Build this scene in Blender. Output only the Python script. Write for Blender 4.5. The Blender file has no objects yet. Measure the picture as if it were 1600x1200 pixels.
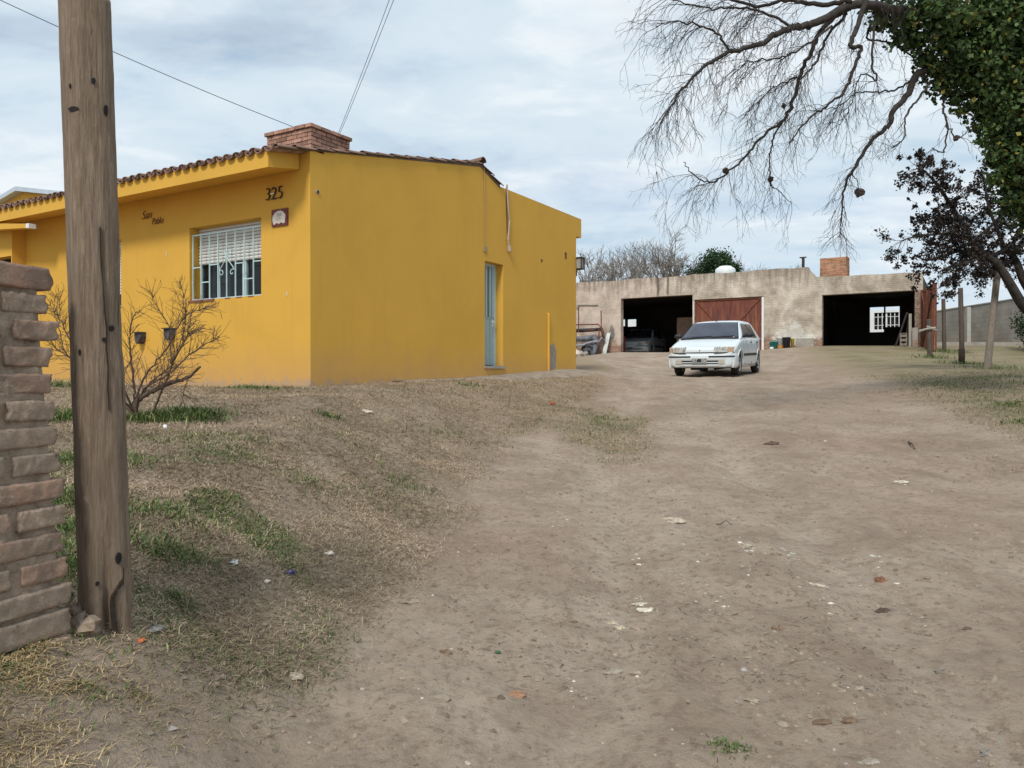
import bpy, math, random
import numpy as np
from mathutils import Vector, Matrix
random.seed(7); rng = np.random.default_rng(7)
SC = bpy.context.scene
COL = SC.collection
R = math.radians

# ------------------------------------------------------------------ camera, sky, sun, exposure
F, CX, HY = 1200.0, 800.0, 590.0           # focal length in photo pixels, principal column, horizon row
cd = bpy.data.cameras.new('camera'); cam = bpy.data.objects.new('camera', cd); COL.objects.link(cam)
cd.sensor_width = 36.0; cd.lens = F / 1600 * 36.0; cd.clip_start = 0.05; cd.clip_end = 2000
cam.location = (0, 0, 0); cam.rotation_euler = (R(90) - math.atan(10 / F), 0, 0)
SC.camera = cam
SUN_DIR = Vector((-0.25, -0.75, 0.86)).normalized()
SUN_EL = math.asin(SUN_DIR.z); SUN_AZ = math.atan2(SUN_DIR.x, SUN_DIR.y)
w = bpy.data.worlds.new('World'); SC.world = w; w.use_nodes = True
nt = w.node_tree; nt.nodes.clear()
def wn(t, **k):
    n = nt.nodes.new(t)
    for a, b in k.items(): setattr(n, a, b)
    return n
out = wn('ShaderNodeOutputWorld'); bg = wn('ShaderNodeBackground'); bg.inputs[1].default_value = 0.1
sky = wn('ShaderNodeTexSky'); sky.sky_type = 'NISHITA'; sky.sun_disc = False
sky.sun_elevation = SUN_EL; sky.sun_rotation = SUN_AZ
tc = wn('ShaderNodeTexCoord'); sep = wn('ShaderNodeSeparateXYZ'); nt.links.new(tc.outputs['Generated'], sep.inputs[0])
def wm(op, a, b):
    n = wn('ShaderNodeMath', operation=op)
    for i, v in enumerate((a, b)):
        if isinstance(v, (int, float)): n.inputs[i].default_value = v
        else: nt.links.new(v, n.inputs[i])
    return n.outputs[0]
zz = wm('ADD', wm('MAXIMUM', sep.outputs[2], 0.0), 0.16)
cmb = wn('ShaderNodeCombineXYZ')
nt.links.new(wm('DIVIDE', sep.outputs[0], zz), cmb.inputs[0]); nt.links.new(wm('DIVIDE', sep.outputs[1], zz), cmb.inputs[1])
def wnoise(sc, det, ro, off=0.0, dist=0.3, sx=1.0):
    mp = wn('ShaderNodeMapping'); mp.inputs['Location'].default_value = (off, off * 0.7, off * 0.3); mp.inputs['Scale'].default_value = (sx, 1, 1)
    nt.links.new(cmb.outputs[0], mp.inputs[0])
    n = wn('ShaderNodeTexNoise'); n.inputs['Scale'].default_value = sc; n.inputs['Detail'].default_value = det
    n.inputs['Roughness'].default_value = ro; n.inputs['Distortion'].default_value = dist
    nt.links.new(mp.outputs[0], n.inputs['Vector']); return n.outputs['Fac']
def wramp(f, stops):
    r = wn('ShaderNodeValToRGB'); el = r.color_ramp.elements
    while len(el) < len(stops): el.new(0.5)
    for e, (p, c) in zip(el, stops): e.position = p; e.color = (*c, 1)
    r.color_ramp.interpolation = 'EASE'
    nt.links.new(f, r.inputs[0]); return r.outputs[0]
cover = wramp(wnoise(1.15, 7, 0.56, 3.1, 0.2, 0.8), [(0.30, (0.5,) * 3), (0.50, (1,) * 3)])
shade = wramp(wm('ADD', wm('MULTIPLY', wnoise(1.5, 8, 0.58, 9.4, 0.2, 0.7), 0.58), wm('MULTIPLY', wnoise(4.2, 7, 0.55, 2.2, 0.5, 0.8), 0.42)), [(0.36, (4.3, 5.45, 6.5)), (0.5, (5.5, 6.4, 7.1)), (0.63, (6.9, 7.4, 7.8))])
mix = wn('ShaderNodeMix', data_type='RGBA')
nt.links.new(cover, mix.inputs[0])
skb = wn('ShaderNodeMix', data_type='RGBA', blend_type='MULTIPLY'); skb.inputs[0].default_value = 1
skb.inputs[7].default_value = (1.0, 1.0, 1.0, 1)
nt.links.new(sky.outputs[0], skb.inputs[6])
nt.links.new(skb.outputs[2], mix.inputs[6]); nt.links.new(shade, mix.inputs[7])
nt.links.new(mix.outputs[2], bg.inputs[0]); nt.links.new(bg.outputs[0], out.inputs[0])
sl = bpy.data.lights.new('sun', 'SUN'); sl.energy = 2.1; sl.angle = R(12); sl.color = (1.0, 0.95, 0.87)
so = bpy.data.objects.new('sun', sl); COL.objects.link(so); so.rotation_euler = SUN_DIR.to_track_quat('Z', 'Y').to_euler(); so.location = (0, 0, 60)
SC.view_settings.view_transform = 'Standard'; SC.view_settings.look = 'None'
SC.view_settings.exposure = 0.33; SC.view_settings.gamma = 1
SC.render.engine = 'CYCLES'
try: SC.cycles.max_bounces = 6; SC.cycles.transparent_max_bounces = 12
except Exception: pass

# ------------------------------------------------------------------ helpers
class MB:
    def __init__(s): s.v = []; s.f = []; s.m = []; s.mats = []; s.sm = []; s.cur = 0; s.smooth = False
    def mat(s, m):
        if m not in s.mats: s.mats.append(m)
        s.cur = s.mats.index(m); return s
    def face(s, idx): s.f.append(tuple(idx)); s.m.append(s.cur); s.sm.append(s.smooth)
    def add(s, pts, faces):
        b = len(s.v); s.v += [tuple(p) for p in pts]
        for f in faces: s.face([b + i for i in f])
        return b
    def box(s, x0, x1, y0, y1, z0, z1, M=None):
        p = [(x, y, z) for z in (z0, z1) for y in (y0, y1) for x in (x0, x1)]
        if M: p = [M @ Vector(q) for q in p]
        s.add(p, [(0, 2, 3, 1), (4, 5, 7, 6), (0, 1, 5, 4), (2, 6, 7, 3), (0, 4, 6, 2), (1, 3, 7, 5)]); return s
    def prism(s, poly, fn0, fn1):
        """poly of 2-D points; fn0/fn1 map a 2-D point to each 3-D end"""
        n = len(poly); b = s.add([fn0(p) for p in poly] + [fn1(p) for p in poly], [])
        s.face([b + i for i in range(n)]); s.face([b + n + i for i in reversed(range(n))])
        for i in range(n):
            j = (i + 1) % n; s.face([b + i, b + n + i, b + n + j, b + j])
        return s
    def tube(s, pts, rad, n=6, cap=True):
        pts = [Vector(p) for p in pts]; k = len(pts)
        if isinstance(rad, (int, float)): rad = [rad] * k
        b = len(s.v); up = Vector((0.31, 0.17, 0.93)); prev = None
        for i, p in enumerate(pts):
            d = (pts[min(i + 1, k - 1)] - pts[max(i - 1, 0)])
            d = d.normalized() if d.length > 1e-9 else Vector((0, 0, 1))
            a = prev - d * prev.dot(d) if prev is not None else up.cross(d)
            if a.length < 1e-4: a = Vector((1, 0, 0)).cross(d)
            a.normalize(); prev = a; c = d.cross(a)
            for j in range(n):
                t = 2 * math.pi * j / n; s.v.append(tuple(p + (a * math.cos(t) + c * math.sin(t)) * rad[i]))
        for i in range(k - 1):
            for j in range(n):
                j2 = (j + 1) % n; s.face([b + i * n + j, b + i * n + j2, b + (i + 1) * n + j2, b + (i + 1) * n + j])
        if cap and n > 2:
            s.face([b + j for j in reversed(range(n))]); s.face([b + (k - 1) * n + j for j in range(n)])
        return s
    def lathe(s, prof, c=(0, 0, 0), axis='z', n=20, cap=True):
        b = len(s.v)
        for r, h in prof:
            for j in range(n):
                t = 2 * math.pi * j / n; x, y = r * math.cos(t), r * math.sin(t)
                q = (x, y, h) if axis == 'z' else ((h, x, y) if axis == 'x' else (y, h, x))
                s.v.append((c[0] + q[0], c[1] + q[1], c[2] + q[2]))
        for i in range(len(prof) - 1):
            for j in range(n):
                j2 = (j + 1) % n; s.face([b + i * n + j, b + i * n + j2, b + (i + 1) * n + j2, b + (i + 1) * n + j])
        if cap:
            s.face([b + j for j in reversed(range(n))]); s.face([b + (len(prof) - 1) * n + j for j in range(n)])
        return s
    def blob(s, c, r, seed=0, n1=8, n2=6, amp=0.25, flat=1.0, rot=0.0, sx=1.0):
        rr = random.Random(seed); ph = [rr.uniform(0, 6.28) for _ in range(6)]
        b = len(s.v); cr, sr = math.cos(rot), math.sin(rot)
        for i in range(n2 + 1):
            th = math.pi * i / n2
            for j in range(n1):
                t = 2 * math.pi * j / n1
                k = 1 + amp * (math.sin(2 * t + ph[0]) * math.sin(th) + 0.7 * math.sin(3 * t + ph[1] + th * 2) + 0.6 * math.sin(th * 4 + ph[2] + t)) * 0.6 + rr.uniform(-amp, amp) * 0.35
                x = r * k * math.sin(th) * math.cos(t) * sx; y = r * k * math.sin(th) * math.sin(t)
                s.v.append((c[0] + x * cr - y * sr, c[1] + x * sr + y * cr, c[2] + r * k * math.cos(th) * flat))
        for i in range(n2):
            for j in range(n1):
                j2 = (j + 1) % n1; s.face([b + i * n1 + j, b + (i + 1) * n1 + j, b + (i + 1) * n1 + j2, b + i * n1 + j2])
        return s
    def build(s, name, mat=None, parent=None, smooth=None, loc=None):
        me = bpy.data.meshes.new(name); me.from_pydata(s.v, [], s.f)
        if mat is not None and not s.mats: s.mats = [mat]
        for m in s.mats: me.materials.append(m)
        if s.m: me.polygons.foreach_set('material_index', s.m)
        me.polygons.foreach_set('use_smooth', s.sm if smooth is None else [smooth] * len(s.f))
        me.validate(); me.update()
        o = bpy.data.objects.new(name, me); COL.objects.link(o)
        if parent: o.parent = parent
        if loc: o.location = loc
        return o
def np_mesh(name, V, Fq, mat, parent=None, color=None, smooth=False):
    """V (n,3); Fq (m,k) with k = 3 or 4; color (n,3)"""
    me = bpy.data.meshes.new(name); n = len(V); m, k = Fq.shape
    me.vertices.add(n); me.vertices.foreach_set('co', V.astype(np.float32).ravel())
    me.loops.add(m * k); me.loops.foreach_set('vertex_index', Fq.astype(np.int32).ravel())
    me.polygons.add(m); me.polygons.foreach_set('loop_start', np.arange(0, m * k, k, dtype=np.int32))
    if smooth: me.polygons.foreach_set('use_smooth', np.ones(m, bool))
    if color is not None:
        a = me.color_attributes.new('col', 'FLOAT_COLOR', 'POINT')
        a.data.foreach_set('color', np.c_[color, np.ones(n)].astype(np.float32).ravel())
    me.materials.append(mat); me.update(calc_edges=True)
    o = bpy.data.objects.new(name, me); COL.objects.link(o)
    if parent: o.parent = parent
    return o
def tag(o, label=None, cat=None, group=None, kind=None):
    if label: o['label'] = label
    if cat: o['category'] = cat
    if group: o['group'] = group
    if kind: o['kind'] = kind
    return o
def empty(name, loc=(0, 0, 0), rz=0.0, parent=None):
    o = bpy.data.objects.new(name, None); COL.objects.link(o); o.location = loc; o.rotation_euler = (0, 0, rz); o.empty_display_size = 0.3
    if parent: o.parent = parent
    return o
def copy_tree(o, parent=None):
    c = o.copy(); COL.objects.link(c); c.parent = parent
    for ch in [x for x in bpy.data.objects if x.parent == o]: copy_tree(ch, c)
    return c
def text_mesh(name, txt, size, mat, parent, M, depth=0.004, italic=0.0, bold=0.0, squeeze=1.0):
    cu = bpy.data.curves.new(name, 'FONT'); cu.body = txt; cu.size = size; cu.extrude = depth; cu.shear = italic; cu.offset = bold
    cu.align_x = 'CENTER'; cu.align_y = 'CENTER'
    t = bpy.data.objects.new(name + '_src', cu); COL.objects.link(t)
    me = bpy.data.meshes.new_from_object(t); me.transform(Matrix.Diagonal((squeeze, 1, 1, 1))); me.transform(M)
    bpy.data.objects.remove(t); bpy.data.curves.remove(cu)
    me.materials.clear(); me.materials.append(mat)
    o = bpy.data.objects.new(name, me); COL.objects.link(o)
    if parent: o.parent = parent
    return o

# ------------------------------------------------------------------ materials
def newmat(name):
    m = bpy.data.materials.new(name); m.use_nodes = True; t = m.node_tree
    return m, t, t.nodes['Principled BSDF']
class NT:
    def __init__(s, t): s.t = t
    def n(s, ty, **k):
        n = s.t.nodes.new(ty)
        for a, b in k.items(): setattr(n, a, b)
        return n
    def L(s, a, b): s.t.links.new(a, b)
    def coord(s, out='Object', scale=(1, 1, 1)):
        c = s.n('ShaderNodeTexCoord'); m = s.n('ShaderNodeMapping'); m.inputs['Scale'].default_value = scale
        s.L(c.outputs[out], m.inputs[0]); return m.outputs[0]
    def noise(s, vec, scale, det=4, ro=0.55, dist=0.0):
        n = s.n('ShaderNodeTexNoise'); n.inputs['Scale'].default_value = scale; n.inputs['Detail'].default_value = det
        n.inputs['Roughness'].default_value = ro; n.inputs['Distortion'].default_value = dist
        if vec: s.L(vec, n.inputs['Vector'])
        return n.outputs['Fac']
    def ramp(s, f, stops):
        r = s.n('ShaderNodeValToRGB'); el = r.color_ramp.elements
        while len(el) < len(stops): el.new(0.5)
        for e, (p, c) in zip(el, stops):
            e.position = p; e.color = (*c, 1) if len(c) == 3 else c
        s.L(f, r.inputs[0]); return r.outputs[0]
    def mix(s, f, a, b, mode='MIX'):
        m = s.n('ShaderNodeMix', data_type='RGBA', blend_type=mode)
        for i, v in ((0, f), (6, a), (7, b)):
            if isinstance(v, (int, float)): m.inputs[i].default_value = v
            elif isinstance(v, tuple): m.inputs[i].default_value = (*v, 1)
            else: s.L(v, m.inputs[i])
        return m.outputs[2]
    def math(s, op, a, b=0.0, clamp=False):
        n = s.n('ShaderNodeMath', operation=op); n.use_clamp = clamp
        for i, v in enumerate((a, b)):
            if isinstance(v, (int, float)): n.inputs[i].default_value = v
            else: s.L(v, n.inputs[i])
        return n.outputs[0]
    def bump(s, h, bs, strength=0.3, dist=0.02):
        b = s.n('ShaderNodeBump'); b.inputs['Strength'].default_value = strength; b.inputs['Distance'].default_value = dist
        s.L(h, b.inputs['Height']); s.L(b.outputs[0], bs.inputs['Normal'])
def surf(name, c1, c2, scale=4, rough=0.8, bump=0.2, bscale=60, bdist=0.01, stretch=(1, 1, 1), spec=0.3, metal=0.0, island=0.0):
    m, t, bs = newmat(name); k = NT(t); v = k.coord(scale=stretch)
    c = k.ramp(k.noise(v, scale, 6, 0.65), [(0.32, c1), (0.68, c2)])
    if island:
        g = k.n('ShaderNodeNewGeometry')
        c = k.mix(1.0, c, k.ramp(g.outputs['Random Per Island'], [(0, (1 - island,) * 3), (1, (1 + island * 0.6,) * 3)]), 'MULTIPLY')
    k.L(c, bs.inputs['Base Color'])
    bs.inputs['Roughness'].default_value = rough; bs.inputs['Specular IOR Level'].default_value = spec; bs.inputs['Metallic'].default_value = metal
    if bump: k.bump(k.noise(v, bscale, 5, 0.6), bs, bump, bdist)
    return m
def plain(name, c, rough=0.5, spec=0.4, metal=0.0):
    return surf(name, tuple(x * 0.92 for x in c), tuple(min(1, x * 1.06) for x in c), 3, rough, 0.03, 90, 0.003, spec=spec, metal=metal)
def attrmat(name, rough=0.8, var=0.15, scale=8):
    m, t, bs = newmat(name); k = NT(t)
    a = k.n('ShaderNodeVertexColor'); a.layer_name = 'col'
    v = k.coord()
    k.L(k.mix(1.0, a.outputs[0], k.ramp(k.noise(v, scale, 3), [(0.3, (1 - var,) * 3), (0.7, (1 + var,) * 3)]), 'MULTIPLY'), bs.inputs['Base Color'])
    bs.inputs['Roughness'].default_value = rough; bs.inputs['Specular IOR Level'].default_value = 0.2
    return m

YEL = (0.65, 0.372, 0.062)
def yellow_paint(name='yellow_wall_paint', base=YEL, dirt=True, zlow=-0.12):
    m, t, bs = newmat(name); k = NT(t); v = k.coord()
    c = k.ramp(k.noise(v, 0.7, 5, 0.6, 0.4), [(0.3, tuple(x * 0.93 for x in base)), (0.5, base), (0.7, tuple(x * 1.04 for x in base))])
    c = k.mix(k.ramp(k.noise(k.coord(scale=(6, 6, 0.5)), 1.2, 4, 0.6), [(0.55, (0, 0, 0)), (0.8, (0.16,) * 3)]), c, (0.40, 0.22, 0.05))
    if dirt:
        sp = k.n('ShaderNodeSeparateXYZ'); k.L(v, sp.inputs[0])
        h = k.math('ADD', sp.outputs[2], k.math('MULTIPLY', k.noise(v, 2.2, 5, 0.7), -0.75))
        f = k.ramp(k.math('ADD', h, 0.5), [(0.02, (0.75,) * 3), (0.30, (0.38,) * 3), (0.72, (0, 0, 0))])
        c = k.mix(f, c, (0.52, 0.30, 0.13))
        f2 = k.ramp(k.math('ADD', k.math('ADD', sp.outputs[2], 0.38), k.math('MULTIPLY', k.noise(v, 5.0, 5, 0.7), -0.62)), [(0.0, (0.75,) * 3), (0.03, (0,) * 3)])
        c = k.mix(f2, c, (0.42, 0.30, 0.20))
    k.L(c, bs.inputs['Base Color']); bs.inputs['Roughness'].default_value = 0.85; bs.inputs['Specular IOR Level'].default_value = 0.25
    k.bump(k.noise(v, 55, 5, 0.7), bs, 0.22, 0.01)
    return m
M = {}
M['yellow'] = yellow_paint()
M['yellow_trim'] = yellow_paint('yellow_trim_paint', dirt=False)
M['tile'] = surf('clay_tile', (0.13, 0.08, 0.06), (0.31, 0.19, 0.145), 5, 0.9, 0.3, 40, island=0.5)
M['tile_bed'] = surf('tile_bed_mortar', (0.10, 0.07, 0.05), (0.20, 0.14, 0.10), 9, 0.95)
M['brick'] = surf('old_brick', (0.20, 0.135, 0.10), (0.44, 0.315, 0.24), 14, 0.94, 1.0, 60, 0.012, island=0.25)
def old_brick_mat():
    m, t, bs = newmat('dusty_brick'); k = NT(t); v = k.coord(); g = k.n('ShaderNodeNewGeometry')
    c = k.ramp(g.outputs['Random Per Island'], [(0.0, (0.50, 0.34, 0.25)), (0.25, (0.58, 0.345, 0.25)), (0.5, (0.64, 0.46, 0.34)), (0.75, (0.50, 0.38, 0.29)), (1.0, (0.62, 0.385, 0.285))])
    c = k.mix(k.ramp(k.noise(v, 11, 7, 0.75), [(0.42, (0.75,) * 3), (0.62, (0,) * 3)]), c, (0.36, 0.28, 0.215))
    c = k.mix(k.ramp(k.noise(v, 34, 6, 0.75), [(0.54, (0,) * 3), (0.72, (0.8,) * 3)]), c, (0.66, 0.54, 0.44))
    c = k.mix(k.ramp(k.noise(v, 60, 5, 0.7), [(0.28, (0.9,) * 3), (0.37, (0,) * 3)]), c, (0.10, 0.07, 0.055))
    c = k.mix(k.ramp(k.noise(v, 4, 5, 0.6), [(0.52, (0,) * 3), (0.7, (0.6,) * 3)]), c, (0.20, 0.155, 0.12))
    k.L(c, bs.inputs['Base Color']); bs.inputs['Roughness'].default_value = 0.95; bs.inputs['Specular IOR Level'].default_value = 0.1
    k.bump(k.math('ADD', k.noise(v, 38, 8, 0.8), k.math('MULTIPLY', k.noise(v, 110, 5, 0.7), 0.5)), bs, 1.0, 0.014); return m
M['old_brick'] = old_brick_mat()
M['brick_orange'] = surf('orange_brick', (0.36, 0.16, 0.085), (0.56, 0.29, 0.17), 6, 0.92, 0.4, 45, island=0.3)
M['mortar'] = surf('mortar', (0.20, 0.15, 0.11), (0.38, 0.295, 0.22), 22, 0.95, 0.7, 60, 0.015)
M['steel_blue'] = plain('pale_blue_metal_paint', (0.36, 0.49, 0.52), 0.45)
M['steel_edge'] = plain('light_blue_metal_paint', (0.50, 0.66, 0.68), 0.45)
M['white'] = plain('white_paint', (0.76, 0.78, 0.78), 0.5)
M['shutter'] = surf('shutter_slats', (0.62, 0.62, 0.60), (0.74, 0.74, 0.72), 3, 0.5)
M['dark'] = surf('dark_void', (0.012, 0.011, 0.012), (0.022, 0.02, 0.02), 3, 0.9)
M['iron'] = surf('dark_iron', (0.03, 0.022, 0.02), (0.06, 0.045, 0.04), 20, 0.7)
M['rust'] = surf('rusty_iron', (0.09, 0.035, 0.022), (0.24, 0.09, 0.05), 14, 0.85)
M['curtain'] = surf('curtain_cloth', (0.42, 0.38, 0.36), (0.58, 0.53, 0.51), 8, 0.9, stretch=(20, 20, 0.5))
M['claysill'] = surf('red_clay_sill', (0.20, 0.08, 0.055), (0.33, 0.14, 0.09), 9, 0.8)
M['plaque'] = surf('maroon_plaque', (0.13, 0.035, 0.03), (0.19, 0.055, 0.045), 8, 0.6)
M['ceramic'] = surf('cream_ceramic', (0.62, 0.54, 0.46), (0.74, 0.68, 0.60), 20, 0.35)
M['grey_metal'] = surf('grey_metal', (0.12, 0.12, 0.14), (0.28, 0.27, 0.29), 14, 0.6)
M['rubber'] = surf('tyre_rubber', (0.018, 0.018, 0.019), (0.045, 0.042, 0.04), 8, 0.85)
M['black'] = plain('black_plastic', (0.022, 0.023, 0.026), 0.5)
M['concrete'] = surf('grey_concrete', (0.27, 0.245, 0.215), (0.42, 0.385, 0.34), 5, 0.9, 0.4, 50, 0.01)
M['metal_roof'] = surf('galvanised_sheet', (0.40, 0.47, 0.54), (0.55, 0.62, 0.70), 2, 0.45, metal=0.2)
def glass(name, tint=(0.02, 0.024, 0.028), t=0.55):
    m, tr, bs = newmat(name); k = NT(tr)
    bs.inputs['Base Color'].default_value = (*tint, 1); bs.inputs['Roughness'].default_value = 0.06
    tp = k.n('ShaderNodeBsdfTransparent'); tp.inputs[0].default_value = (0.85, 0.9, 0.92, 1); mx = k.n('ShaderNodeMixShader'); mx.inputs[0].default_value = t
    k.L(bs.outputs[0], mx.inputs[1]); k.L(tp.outputs[0], mx.inputs[2]); k.L(mx.outputs[0], tr.nodes['Material Output'].inputs[0]); return m
M['glass'] = glass('window_glass')

# ------------------------------------------------------------------ terrain
def vnoise(x, y, seed=0):
    xi = np.floor(x).astype(np.int64); yi = np.floor(y).astype(np.int64); fx = x - xi; fy = y - yi
    fx = fx * fx * (3 - 2 * fx); fy = fy * fy * (3 - 2 * fy)
    def h(a, b):
        n = (a * 374761393 + b * 668265263 + seed * 982451653) & 0xffffffff
        n = ((n ^ (n >> 13)) * 1274126177) & 0xffffffff
        return ((n ^ (n >> 16)) & 0xffff) / 65535.0
    a = h(xi, yi); b = h(xi + 1, yi); c = h(xi, yi + 1); d = h(xi + 1, yi + 1)
    return (a * (1 - fx) + b * fx) * (1 - fy) + (c * (1 - fx) + d * fx) * fy - 0.5
def fbm(x, y, s, o=4, seed=0):
    r = 0; a = 1.0; k = 1.0 / s
    for i in range(o): r = r + a * vnoise(x * k + 13.7 * i, y * k - 7.1 * i, seed + i); a *= 0.5; k *= 2.03
    return r
sm = lambda t: np.clip(t, 0, 1) ** 2 * (3 - 2 * np.clip(t, 0, 1))
ZC = ([-60, -5, 0, 2.66, 5, 8, 11, 14, 18, 19.5, 21.6, 25, 28, 30, 34, 40, 80, 400], [-4, -1.7, -1.42, -1.31, -1.13, -0.84, -0.56, -0.29, -0.02, 0.03, 0.13, 0.47, 0.86, 0.99, 1.03, 1.1, 1.3, 1.3])
ZL = ([-60, -5, 0, 1.5, 2.5, 4, 6.5, 8, 11, 14.9, 18.3, 25, 30, 34, 40, 80, 400], [-3, -1.2, -0.95, -0.87, -0.83, -0.62, -0.33, -0.22, -0.14, 0.0, 0.17, 0.5, 0.8, 0.85, 1.0, 1.3, 1.3])
TOE = ([0, 2.5, 4, 6, 8, 11, 14, 18, 22], [-0.55, -0.55, -0.40, -0.25, 0.0, 0.8, 1.7, 3.2, 4.2])
TWD = ([0, 2.5, 4, 6, 8, 11, 30], [0.9, 0.95, 1.5, 2.1, 2.4, 2.3, 1.9])
def rut(x, y):
    r = 0
    for off in (-0.15, 1.25):
        cxr = off + 0.30 + (y - 3) * 0.19 + 0.15 * np.sin(y * 0.5) + 0.12 * fbm(y, y * 0, 1.5, 2, 8)
        r = r + np.exp(-((x - cxr) / 0.22) ** 2)
    return r
def height(x, y, fine=True):
    x = np.asarray(x, float); y = np.asarray(y, float)
    zc = np.interp(y, *ZC); zl = np.interp(y, *ZL)
    zl = zl - 0.14 * sm((y - 11) / 4) * sm((-3 - x + (y - 11) * 0.55) / 3) * (y < 22)
    toe = np.interp(y, *TOE) + 0.25 * fbm(y, y * 0 + 3, 1.6, 3, 5); wd = np.interp(y, *TWD)
    t = sm((x - toe + wd) / wd)
    z = zl * (1 - t) + zc * t
    # right hand verge rises gently
    z = z + 0.26 * sm((x - (2.6 + 0.17 * y)) / 5.0) * sm((y - 3) / 6)
    z = z + 0.05 * fbm(x, y, 2.5, 3, 11) * sm((y + 6) / 8) * (y < 28)
    # wheel ruts in the drive
    z = z - 0.045 * rut(x, y) * sm((19 - y) / 4)
    if fine:
        g = sm((30 - y) / 10)
        z = z + g * (0.034 * fbm(x, y, 0.45, 4, 21) + 0.020 * fbm(x, y, 0.13, 4, 31) + 0.016 * np.abs(fbm(x, y, 0.22, 3, 33)))
    return z
def ray_ground(px, py):
    dx, dz = (px - CX) / F, (HY - py) / F
    y = 1.2; 
    while y < 60:
        if dz * y < float(height(dx * y, y)): break
        y += 0.02
    return Vector((dx * y, y, float(height(dx * y, y))))
def at(px, py, Y): return Vector(((px - CX) / F * Y, Y, (HY - py) / F * Y))
GT = ([0, 2.2, 2.6, 3.0, 3.5, 4, 5.3, 8, 10, 12, 14, 18, 22], [-1.5, -1.25, -1.1, -0.88, -0.78, -0.67, -0.45, -0.15, 0.45, 1.0, 1.6, 2.4, 3.0])
def gmask(x, y):
    """share of dry grass cover"""
    toe = np.interp(y, *GT) + 0.45 * fbm(x, y, 0.8, 3, 41)
    left = sm((toe - x) / 0.5 + 0.35)
    side = sm(1.0 - (((x - 1.15 - 0.05*(y-10)) / 0.85) ** 2 + ((y - 10.2) / 2.6) ** 2) + 0.5 * fbm(x, y, 0.5, 3, 43))
    right = sm((x - (2.7 + 0.26 * y) + 0.9 * fbm(x, y, 1.5, 3, 45)) / 0.8) * sm((y - 6.5) / 2)
    nearl = 0.8 * sm((-1.05 - x + 0.5 * fbm(x, y, 0.5, 3, 47)) / 0.3) * (0.12 + 0.88 * sm(fbm(x, y, 0.22, 4, 48) * 3.2 + 0.45)) * sm((2.62 - y + 0.3 * fbm(x, y, 0.3, 2, 46)) / 0.2)
    foot = 1 - np.exp(-(((x + 1.35) / 0.5) ** 2 + ((y - 2.5) / 0.35) ** 2)) * 0.8
    m = np.maximum(np.maximum(left * foot, side * 0.85), np.maximum(right * 0.85, nearl))
    return m * (0.55 + 0.45 * sm(fbm(x, y, 0.35, 3, 49) * 1.6 + 0.75))
def greenmask(x, y):
    g = sm(fbm(x, y, 0.7, 3, 61) * 3.0 - 0.1)
    zone = np.exp(-(((x + 1.85) / 0.9) ** 2 + ((y - 4.2) / 1.0) ** 2)) * 1.5 + 0.75 * sm((x - (3 + 0.26 * y)) / 2) + 0.13 * (y < 5.8) + 0.05 + 0.5 * np.exp(-(((x - 1.15) / 0.85) ** 2 + ((y - 10.2) / 2.6) ** 2))
    return np.clip(g * zone + 0.5 * sm((x - (3 + 0.26 * y)) / 1.5) + 0.3 * np.exp(-(((x - 1.15) / 0.85) ** 2 + ((y - 10.2) / 2.6) ** 2)), 0, 1) * gmask(x, y)
def axis(segs):
    a = [segs[0][0]]
    for x0, x1, st0, st1 in segs:
        x = x0
        while x < x1 - 1e-6:
            t = (x - x0) / (x1 - x0); x = min(x1, x + st0 + (st1 - st0) * t); a.append(x)
    return np.array(sorted(set(np.round(a, 5))))
gx = axis([(-300, -30, 30, 4), (-30, -8, 3, 0.4), (-8, -2.6, 0.35, 0.05), (-2.6, 3.4, 0.03, 0.03), (3.4, 9, 0.06, 0.25), (9, 35, 0.3, 3), (35, 300, 4, 30)])
gy = axis([(-60, -4, 15, 1.5), (-4, 1.6, 0.8, 0.08), (1.6, 7, 0.025, 0.04), (7, 14, 0.045, 0.10), (14, 36, 0.12, 0.5), (36, 100, 1, 8), (100, 500, 12, 60)])
X, Y = np.meshgrid(gx, gy); Z = height(X, Y)
nx, ny = len(gx), len(gy)
V = np.stack([X.ravel(), Y.ravel(), Z.ravel()], 1)
i = np.arange(nx * ny).reshape(ny, nx)
Fq = np.stack([i[:-1, :-1].ravel(), i[:-1, 1:].ravel(), i[1:, 1:].ravel(), i[1:, :-1].ravel()], 1)
colr = np.stack([gmask(X, Y).ravel(), greenmask(X, Y).ravel(), rut(X, Y).ravel()], 1)
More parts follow.
